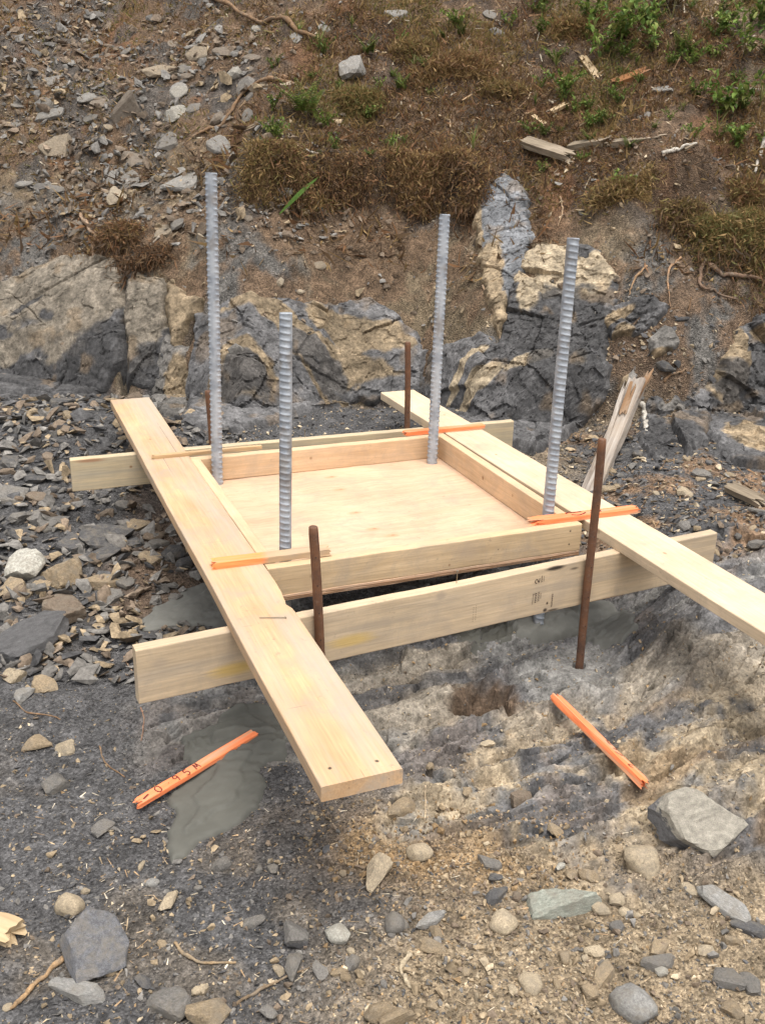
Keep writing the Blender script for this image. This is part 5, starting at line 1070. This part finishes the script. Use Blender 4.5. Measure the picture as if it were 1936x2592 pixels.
def moss_clump(px, py, w, h, label, seed, colr=(0, 1, 2, 4), droop=.5, dens=1.0, out=.05):
    rs = np.random.default_rng(seed); p = at(px, py); dist = np.linalg.norm(p - EYE); mp = dist / FPX; n = gnormal(p[0], p[1], .12)
    sx, sv, H = w * mp / 2, max(.07, h * mp / 2 * 1.1), min(.09, h * mp * .28)
    X, Y = np.meshgrid(np.linspace(-1.25, 1.25, 64), np.linspace(-1.25, 1.25, 40)); U, Vv = p[0] + X * sx, p[1] + Y * sv
    r = np.hypot(X, Y) + .55 * fbm(U, Vv, U * 0 + seed, .13, 4, seed); k = 1 - ss(.25, 1.05, r)
    zz = smooth_z(U, Vv) + H * k * (1 + .5 * fbm(U, Vv, U * 0, .06, 3, seed + 1)) + .02 * k - .05 * ss(.8, 1.1, r); yy = Vv - out * k * droop * .8
    c = MOSSC[list(colr)]; nn = fbm(U, Vv, U * 0, .08, 3, seed + 2); W = np.stack([U, yy, zz], -1) - p; keep = r < 1.12
    idx_ = -np.ones(X.shape, int); idx_[keep] = np.arange(keep.sum()); q = np.stack([idx_[:-1, :-1], idx_[:-1, 1:], idx_[1:, 1:], idx_[1:, :-1]], -1).reshape(-1, 4); q = q[(q >= 0).all(1)]
    o = obj('moss_clump', mesh('moss_clump', W[keep], q, M_EARTH, mix(c[1] * .7, c[0] * .8, ss(-.5, .5, nn))[keep], True), loc=p, label=label, cat='moss', group='moss clumps')
    m_ = int(dens * 7000 * (w * h / 9000) ** .7); wt = (k * keep).ravel() + .30 * keep.ravel(); i = rs.choice(len(wt), m_, p=wt / wt.sum()); Q = W.reshape(-1, 3)[i] + rs.normal(size=(m_, 3)) * np.array([.045, .03, .006]); N_ = gnormal(U.ravel()[i], Vv.ravel()[i], .06) 
    bag = Bag(); strands(bag, Q, N_, rs, .026 * (dist / 6.5), .0052 * (dist / 6.5), c, droop=droop, spread=1.0)
    if droop > .6:   # fine roots and soil crumbs hanging from the lip of the mat
        m2 = m_ // 8; j2 = rs.choice(np.where(((Y < -.1) & keep).ravel())[0], m2); Q = W.reshape(-1, 3)[j2] + rs.normal(size=(m2, 3)) * np.array([.05, .02, .01]) + np.array([0, -.03, -.01])
        strands(bag, Q, np.tile([0, -.5, -.6], (m2, 1)), rs, .060, .0028, MOSSC[[3, 1, 6]] * .75, droop=.5, spread=.5, bk=.15)
    f = obj('fibres', bag.build('fibres', M_FIBRE), parent=o); f['kind'] = 'stuff'
    return o
moss_clump(925, 412, 170, 52, 'shaggy brown moss mat overhanging the bank above the back bar', 1, (0, 1, 6, 4), droop=1.0)
moss_clump(1010, 440, 70, 60, 'dark moss tuft hanging beside the top of the upright slab', 2, (1, 3, 0, 6), 1.2)
moss_clump(640, 388, 130, 46, 'brown moss mat with grass overhanging the bank between two bars', 3, (0, 1, 6, 2), droop=1.0)
moss_clump(740, 415, 110, 40, 'dark shaggy moss fringe over the hollow in the bank', 4, (1, 3, 0, 6), 1.1)
moss_clump(560, 375, 90, 40, 'brown moss patch beside the top of the tallest bar', 5)
moss_clump(770, 238, 80, 44, 'yellowish moss cushion beside the leafy seedling', 6, (2, 0, 4, 5), .1)
moss_clump(980, 150, 130, 44, 'wide rusty brown moss cushion high on the hillside', 7, (0, 4, 6, 1), .1)
moss_clump(900, 120, 80, 34, 'brown moss cushion right of the hillside boulder', 8, (0, 1, 4, 2), .1)
moss_clump(1225, 72, 110, 44, 'golden brown moss hummock under the green shrubs', 9, (4, 0, 2, 6), .2)
moss_clump(1575, 522, 165, 135, 'big olive moss clump hanging over roots at the photo edge', 10, (2, 0, 5, 4), .7, 1.2, .02)
moss_clump(1480, 470, 100, 60, 'dark moss overhang between the bare soil and big olive clump', 11, (1, 3, 0, 2), .9)
moss_clump(1620, 430, 90, 60, 'brown moss mound above the big olive clump', 12, (0, 1, 2, 6), .6)
moss_clump(255, 515, 110, 32, 'rusty root mat over the top of the black crack', 13, (6, 1, 3, 0), .9)
moss_clump(330, 560, 120, 26, 'dark rusty soil and roots hanging over the narrow ledge', 14, (6, 3, 1, 3), 1.1)
moss_clump(1330, 420, 110, 34, 'brown moss patch on the edge above the pale tan face', 15, (0, 1, 4, 2), .5)
moss_clump(1080, 200, 90, 34, 'dry moss patch above the bare soil streak', 16, (0, 1, 2, 4), .2)

# dry slivers of wood and straw on the hillside and yard
lit = Bag(); rs = np.random.default_rng(91)
def slivers(n, a_rng, v_rng, L_, W_, cols_, dens, tilt=.25):
    a = rs.uniform(*a_rng, n); v = rs.uniform(*v_rng, n); u = a * v; k = rs.random(n) < dens(u, v); u, v = u[k], v[k]; n = len(u); nr_ = gnormal(u, v, .05); R = rand_rot(nr_, tilt, rs, n)
    B_ = np.array([[-.5, -.5, 0], [.5, -.2, 0], [.5, .3, 0], [-.5, .5, 0], [-.4, 0, .6], [.4, 0, .5]]); F = np.array([[0, 1, 4], [1, 5, 4], [1, 2, 5], [2, 3, 5], [3, 4, 5], [3, 0, 4]])
    S_ = np.stack([L_ * np.exp(rs.normal(size=n) * .5), W_ * np.exp(rs.normal(size=n) * .3), W_ * .5 * np.ones(n)], -1)
    Pp = np.einsum('nij,nmj->nmi', R, B_[None] * S_[:, None, :]) + np.stack([u, v, G(u, v) + W_ * .35], -1)[:, None, :]
    c = cols_[rs.integers(0, len(cols_), n)] * rs.uniform(.7, 1.25, (n, 1)); FF = (F[None] + (np.arange(n) * 6)[:, None, None]).reshape(-1, 3); lit.add(Pp.reshape(-1, 3), FF, np.repeat(c, 6, axis=0))
SLC = np.array([[.36, .27, .17], [.28, .19, .11], [.22, .13, .07], [.42, .36, .27], [.16, .095, .05]])
hollow = lambda u, v: ss(.8, 1.0, bank_t(u, v)) * (.25 + .75 * np.exp(-(((u - 1.35) / .9) ** 2 + ((v - 6.9) / .5) ** 2)))
slivers(3800, (-.05, .46), (5.8, 9.0), .055, .010, SLC, hollow); slivers(900, (-.46, .1), (5.6, 9.0), .06, .007, SLC, lambda u, v: ss(.5, .9, bank_t(u, v)))
slivers(700, (.15, .46), (3.6, 5.2), .035, .006, SLC[[1, 2, 4]], lambda u, v: ss(.8, 1.0, u)); slivers(420, (-.46, .46), (1.3, 2.2), .016, .0030, SLC[[0, 1, 3]] * 1.2, lambda u, v: off_bench(u, v))
pc = at(265, 1900); pd = at(270, 2040); pe = at(55, 2060)
for cpt in (pc, pd, pe): slivers(900, (-.46, .0), (1.3, 2.0), .016, .0032, SLC[[0, 1, 3]] * 1.3, lambda u, v, c=cpt: np.exp(-((u - c[0]) ** 2 + (v - c[1]) ** 2) / .055 ** 2))
obj('litter', lit.build('litter', M_GRAVEL), kind='stuff', label='dry wood slivers and straw scattered over soil', cat='litter')

# green plants
def leaf(bag, p, d, up, L_, W_, c, fold=.25):
    d = d / (np.linalg.norm(d) + 1e-9); s = np.cross(d, up); s /= np.linalg.norm(s) + 1e-9; n = np.cross(s, d)
    V = np.array([p, p + d * L_ * .35 + s * W_ * .5 + n * W_ * fold, p + d * L_ * .75 + s * W_ * .36 + n * W_ * fold * .6, p + d * L_ - n * L_ * .12, p + d * L_ * .75 - s * W_ * .36 + n * W_ * fold * .6, p + d * L_ * .35 - s * W_ * .5 + n * W_ * fold, p + d * L_ * .5])
    F = np.array([[0, 1, 6], [1, 2, 6], [2, 3, 6], [3, 4, 6], [4, 5, 6], [5, 0, 6]]); bag.add(V, F, c)
GREEN = np.array([[.145, .215, .042], [.110, .170, .036], [.185, .245, .055], [.090, .145, .038], [.21, .225, .065]])
def plant(px, py, h_px, kind, label, seed, spread=1.0, dark=1.0):
    rs = np.random.default_rng(seed); base = at(px, py); dist = np.linalg.norm(base - EYE); H = h_px * dist / FPX; up = np.array([0, 0, 1.0])
    root = obj('seedling' if kind != 'grass' else 'grass_tuft', None, loc=base, label=label, cat='seedling' if kind != 'grass' else 'grass', group='green seedlings on the hillside' if kind != 'grass' else 'grass tufts'); root.empty_display_size = .05
    lv = Bag(); nst = dict(leafy=9, fern=6, lobed=4, grass=0, sprig=5)[kind]; stems = []
    for k in range(nst):
        az = rs.uniform(0, 2 * math.pi); lean = rs.uniform(.1, .8) * spread; d = np.array([math.cos(az) * lean, math.sin(az) * lean - .15, 1.0]); d /= np.linalg.norm(d); hh = H * rs.uniform(.55, 1.1)
        pts = np.array([d * hh * t + np.array([math.cos(az), math.sin(az), 0]) * hh * .25 * t * t - up * hh * .12 * t * t for t in np.linspace(0, 1, 7)]); stems.append(pts)
        if kind in ('leafy', 'sprig'):
            for t in np.linspace(.25, 1, 9 if kind == 'leafy' else 7):
                i = t * 6; i0 = min(5, int(i)); q = pts[i0] + (pts[i0 + 1] - pts[i0]) * (i - i0)
                for sgn in (0, 1):
                    dd = rs.normal(size=3) * .8 + np.array([0, -.2, .45]); leaf(lv, q, dd, up, H * rs.uniform(.12, .22), H * rs.uniform(.07, .12), GREEN[rs.integers(0, 5)] * rs.uniform(.7, 1.3) * dark)
        elif kind == 'fern':
            for t in np.linspace(.15, 1, 16):
                i = t * 6; i0 = min(5, int(i)); q = pts[i0] + (pts[i0 + 1] - pts[i0]) * (i - i0); tg = pts[min(6, i0 + 1)] - pts[i0]; sd_ = np.cross(tg, up); sd_ /= np.linalg.norm(sd_) + 1e-9
                for sgn in (-1, 1): leaf(lv, q, sd_ * sgn + tg * 2 / H * .3, up, H * .26 * (1.15 - t), H * .07, GREEN[rs.integers(0, 5)] * rs.uniform(.7, 1.2) * dark)
        elif kind == 'lobed':
            q = pts[-1]
            for a_ in (-1.9, -.95, 0, .95, 1.9):
                th = az + a_; leaf(lv, q, np.array([math.cos(th), math.sin(th), .15]), up, H * .42 * (1.15 - abs(a_) * .18), H * .22, GREEN[2] * rs.uniform(.9, 1.2), .08)
    if kind == 'grass':
        for k in range(14):
            az = rs.uniform(0, 2 * math.pi); ln = H * rs.uniform(.6, 1.3); lean = rs.uniform(.2, 1.0) * spread; wd = .004 * dist / 6; pts = np.array([[math.cos(az) * lean * t * t * ln * .8, math.sin(az) * lean * t * t * ln * .8, ln * (t - .45 * lean * t * t)] for t in np.linspace(0, 1, 8)]); s_ = np.array([-math.sin(az), math.cos(az), 0])
            c = (GREEN[rs.integers(0, 5)] if rs.random() < .6 else np.array([.30, .25, .11])) * rs.uniform(.8, 1.2) * dark
            V = np.concatenate([pts + s_ * wd * (1 - np.linspace(0, 1, 8))[:, None], pts - s_ * wd * (1 - np.linspace(0, 1, 8))[:, None]]); F = []
            for i in range(7): F += [[i, i + 1, 8 + i], [i + 1, 9 + i, 8 + i]]
            lv.add(V, np.array(F), c)
        obj('blades', lv.build('blades', M_LEAF), parent=root)
    else:
        obj('foliage', lv.build('foliage', M_LEAF), parent=root)
        for pts in stems:
            V, F = tube(pts, np.linspace(.0022, .0008, 7) * dist / 6, 5); o = obj('stem', mesh('stem', V, F, M_STICK), parent=root); o.color = (.14, .13, .04, 1)
PLANTS = [(660, 250, 88, 'fern', 'tall feathery seedling at the end of the bent root'), (700, 275, 40, 'leafy', 'leafy sprout beside the feathery seedling'), (592, 306, 46, 'leafy', 'leafy seedling above the pale flat slab'), (790, 262, 42, 'leafy', 'small leafy plant on the yellowish moss cushion'),
    (690, 110, 66, 'grass', 'green grass tuft at the tip of the long root'), (795, 118, 44, 'fern', 'fine leaved sprout above the hillside boulder'), (868, 195, 46, 'fern', 'fine leaved sprout beside the brown moss cushion'), (852, 372, 92, 'grass', 'tall grass clump above the overhanging moss'), (838, 330, 40, 'sprig', 'leafy sprig in the tall grass clump'),
    (560, 355, 44, 'grass', 'grass tuft on the moss patch beside the tallest bar'), (610, 372, 34, 'leafy', 'low green plant on the overhanging moss mat'), (1316, 418, 54, 'sprig', 'single upright sprig above the pale tan face'), (1170, 375, 34, 'sprig', 'small sprig above the upright slab'), (1255, 350, 26, 'leafy', 'tiny plant in front of the rotten log'),
    (1220, 205, 60, 'leafy', 'leafy plant in front of the pale splinter'), (1240, 250, 44, 'sprig', 'leafy sprig above the rotten log'), (1295, 130, 110, 'sprig', 'tall spindly shrub above the orange brown chunk'), (1340, 90, 70, 'leafy', 'bushy shrub beside the spindly shrub'), (1410, 112, 84, 'sprig', 'upright shrub below the lobed leaves'),
    (1450, 44, 52, 'lobed', 'plant with big lobed leaves at the top edge'), (1390, 60, 60, 'leafy', 'bushy shrub next to the lobed leaves'), (1500, 212, 40, 'leafy', 'low green plant right of the orange brown chunk'), (1560, 255, 90, 'leafy', 'wide green shrub near the photo edge'), (1608, 120, 90, 'sprig', 'thin shrub near the top corner'),
    (1640, 60, 80, 'leafy', 'dense shrub in the top corner'), (1545, 300, 60, 'grass', 'grass clump beside the wide green shrub'), (1590, 320, 60, 'leafy', 'green plant below the wide green shrub'), (1480, 120, 60, 'fern', 'ferny sprout between the upper shrubs'), (1560, 70, 60, 'leafy', 'shrub between the lobed leaves and the corner'), (1200, 150, 40, 'grass', 'thin grass beside the golden moss hummock'),
    (1270, 50, 60, 'leafy', 'shrub at the top edge over the golden hummock'), (1020, 330, 70, 'grass', 'dry straw tuft on the hillside above the moss mat'), (940, 90, 30, 'grass', 'small grass tuft near the top edge'), (760, 62, 34, 'grass', 'grass tuft above the hillside boulder'), (1500, 300, 50, 'sprig', 'sprig beside the pale grey stick'), (1540, 130, 50, 'sprig', 'thin sprig under the upper shrubs'), (1640, 230, 70, 'grass', 'tall grass at the photo edge'),
    (1100, 60, 40, 'sprig', 'lone sprig near the top edge above the dark stone'), (985, 60, 40, 'leafy', 'low plant near the top edge left of the dark stone')]
for i, pp in enumerate(PLANTS): plant(*pp, 500 + i)
rp = random.Random(12); NEAR = [(q[0], q[1], q[4]) for q in PLANTS]; seen_l = set()
for i in range(96):
    px, py = (rp.uniform(1130, 1652), 330 * rp.random() ** 1.5 + 5) if i < 70 else (rp.uniform(560, 1000), rp.uniform(40, 360))
    kd = rp.choice(['leafy', 'sprig', 'sprig', 'grass', 'fern', 'leafy']); hh = rp.uniform(14, 44)
    near = sorted((q for q in (('the orange brown chunk', 1360, 180), ('the rotten log', 1320, 325), ('the lobed leaves', 1450, 44), ('the pale splinter', 1272, 150), ('the golden moss hummock', 1225, 72), ('the hillside boulder', 760, 140), ('the feathery seedling', 660, 250), ('the tall grass clump', 852, 372), ('the wide green shrub', 1560, 255), ('the top corner of the photo', 1640, 10), ('the pale grey stick', 1465, 328), ('the rusty moss cushion', 980, 150), ('the white stick', 1640, 340))), key=lambda q: math.hypot(q[1] - px, q[2] - py))
    for nm, lx, ly in near:
        dx, dy = px - lx, py - ly; rel = ('above' if dy < 0 else 'below') if abs(dy) > abs(dx) else ('left of' if dx < 0 else 'right of')
        lab = f"small {dict(leafy='leafy seedling', sprig='thin green sprig', grass='grass tuft', fern='fine leaved sprout')[kd]} {rel} {nm}"
        if lab not in seen_l: break
    seen_l.add(lab); plant(px, py, hh, kd, lab, 700 + i, dark=rp.uniform(.7, 1.05))
# one broad grass blade over the hollow
pts = smooth_path([at(605, 470) + np.array([0, -.02, .02]), at(650, 440) + np.array([0, -.10, .06]), at(690, 402) + np.array([0, -.05, .05])], 12); s_ = np.array([.35, .1, -.5]); s_ /= np.linalg.norm(s_); wd = .012 * np.sin(np.linspace(.25, 3.0, 12))[:, None]
V = np.vstack([pts + s_ * wd, pts - s_ * wd]); F = np.array([[i, i + 1, 13 + i, 12 + i] for i in range(11)])
obj('broad_grass', mesh('broad_grass', V, F, M_LEAF, np.tile([.11, .20, .04], (24, 1))), label='single broad green grass blade over the hollow in the bank', cat='grass')
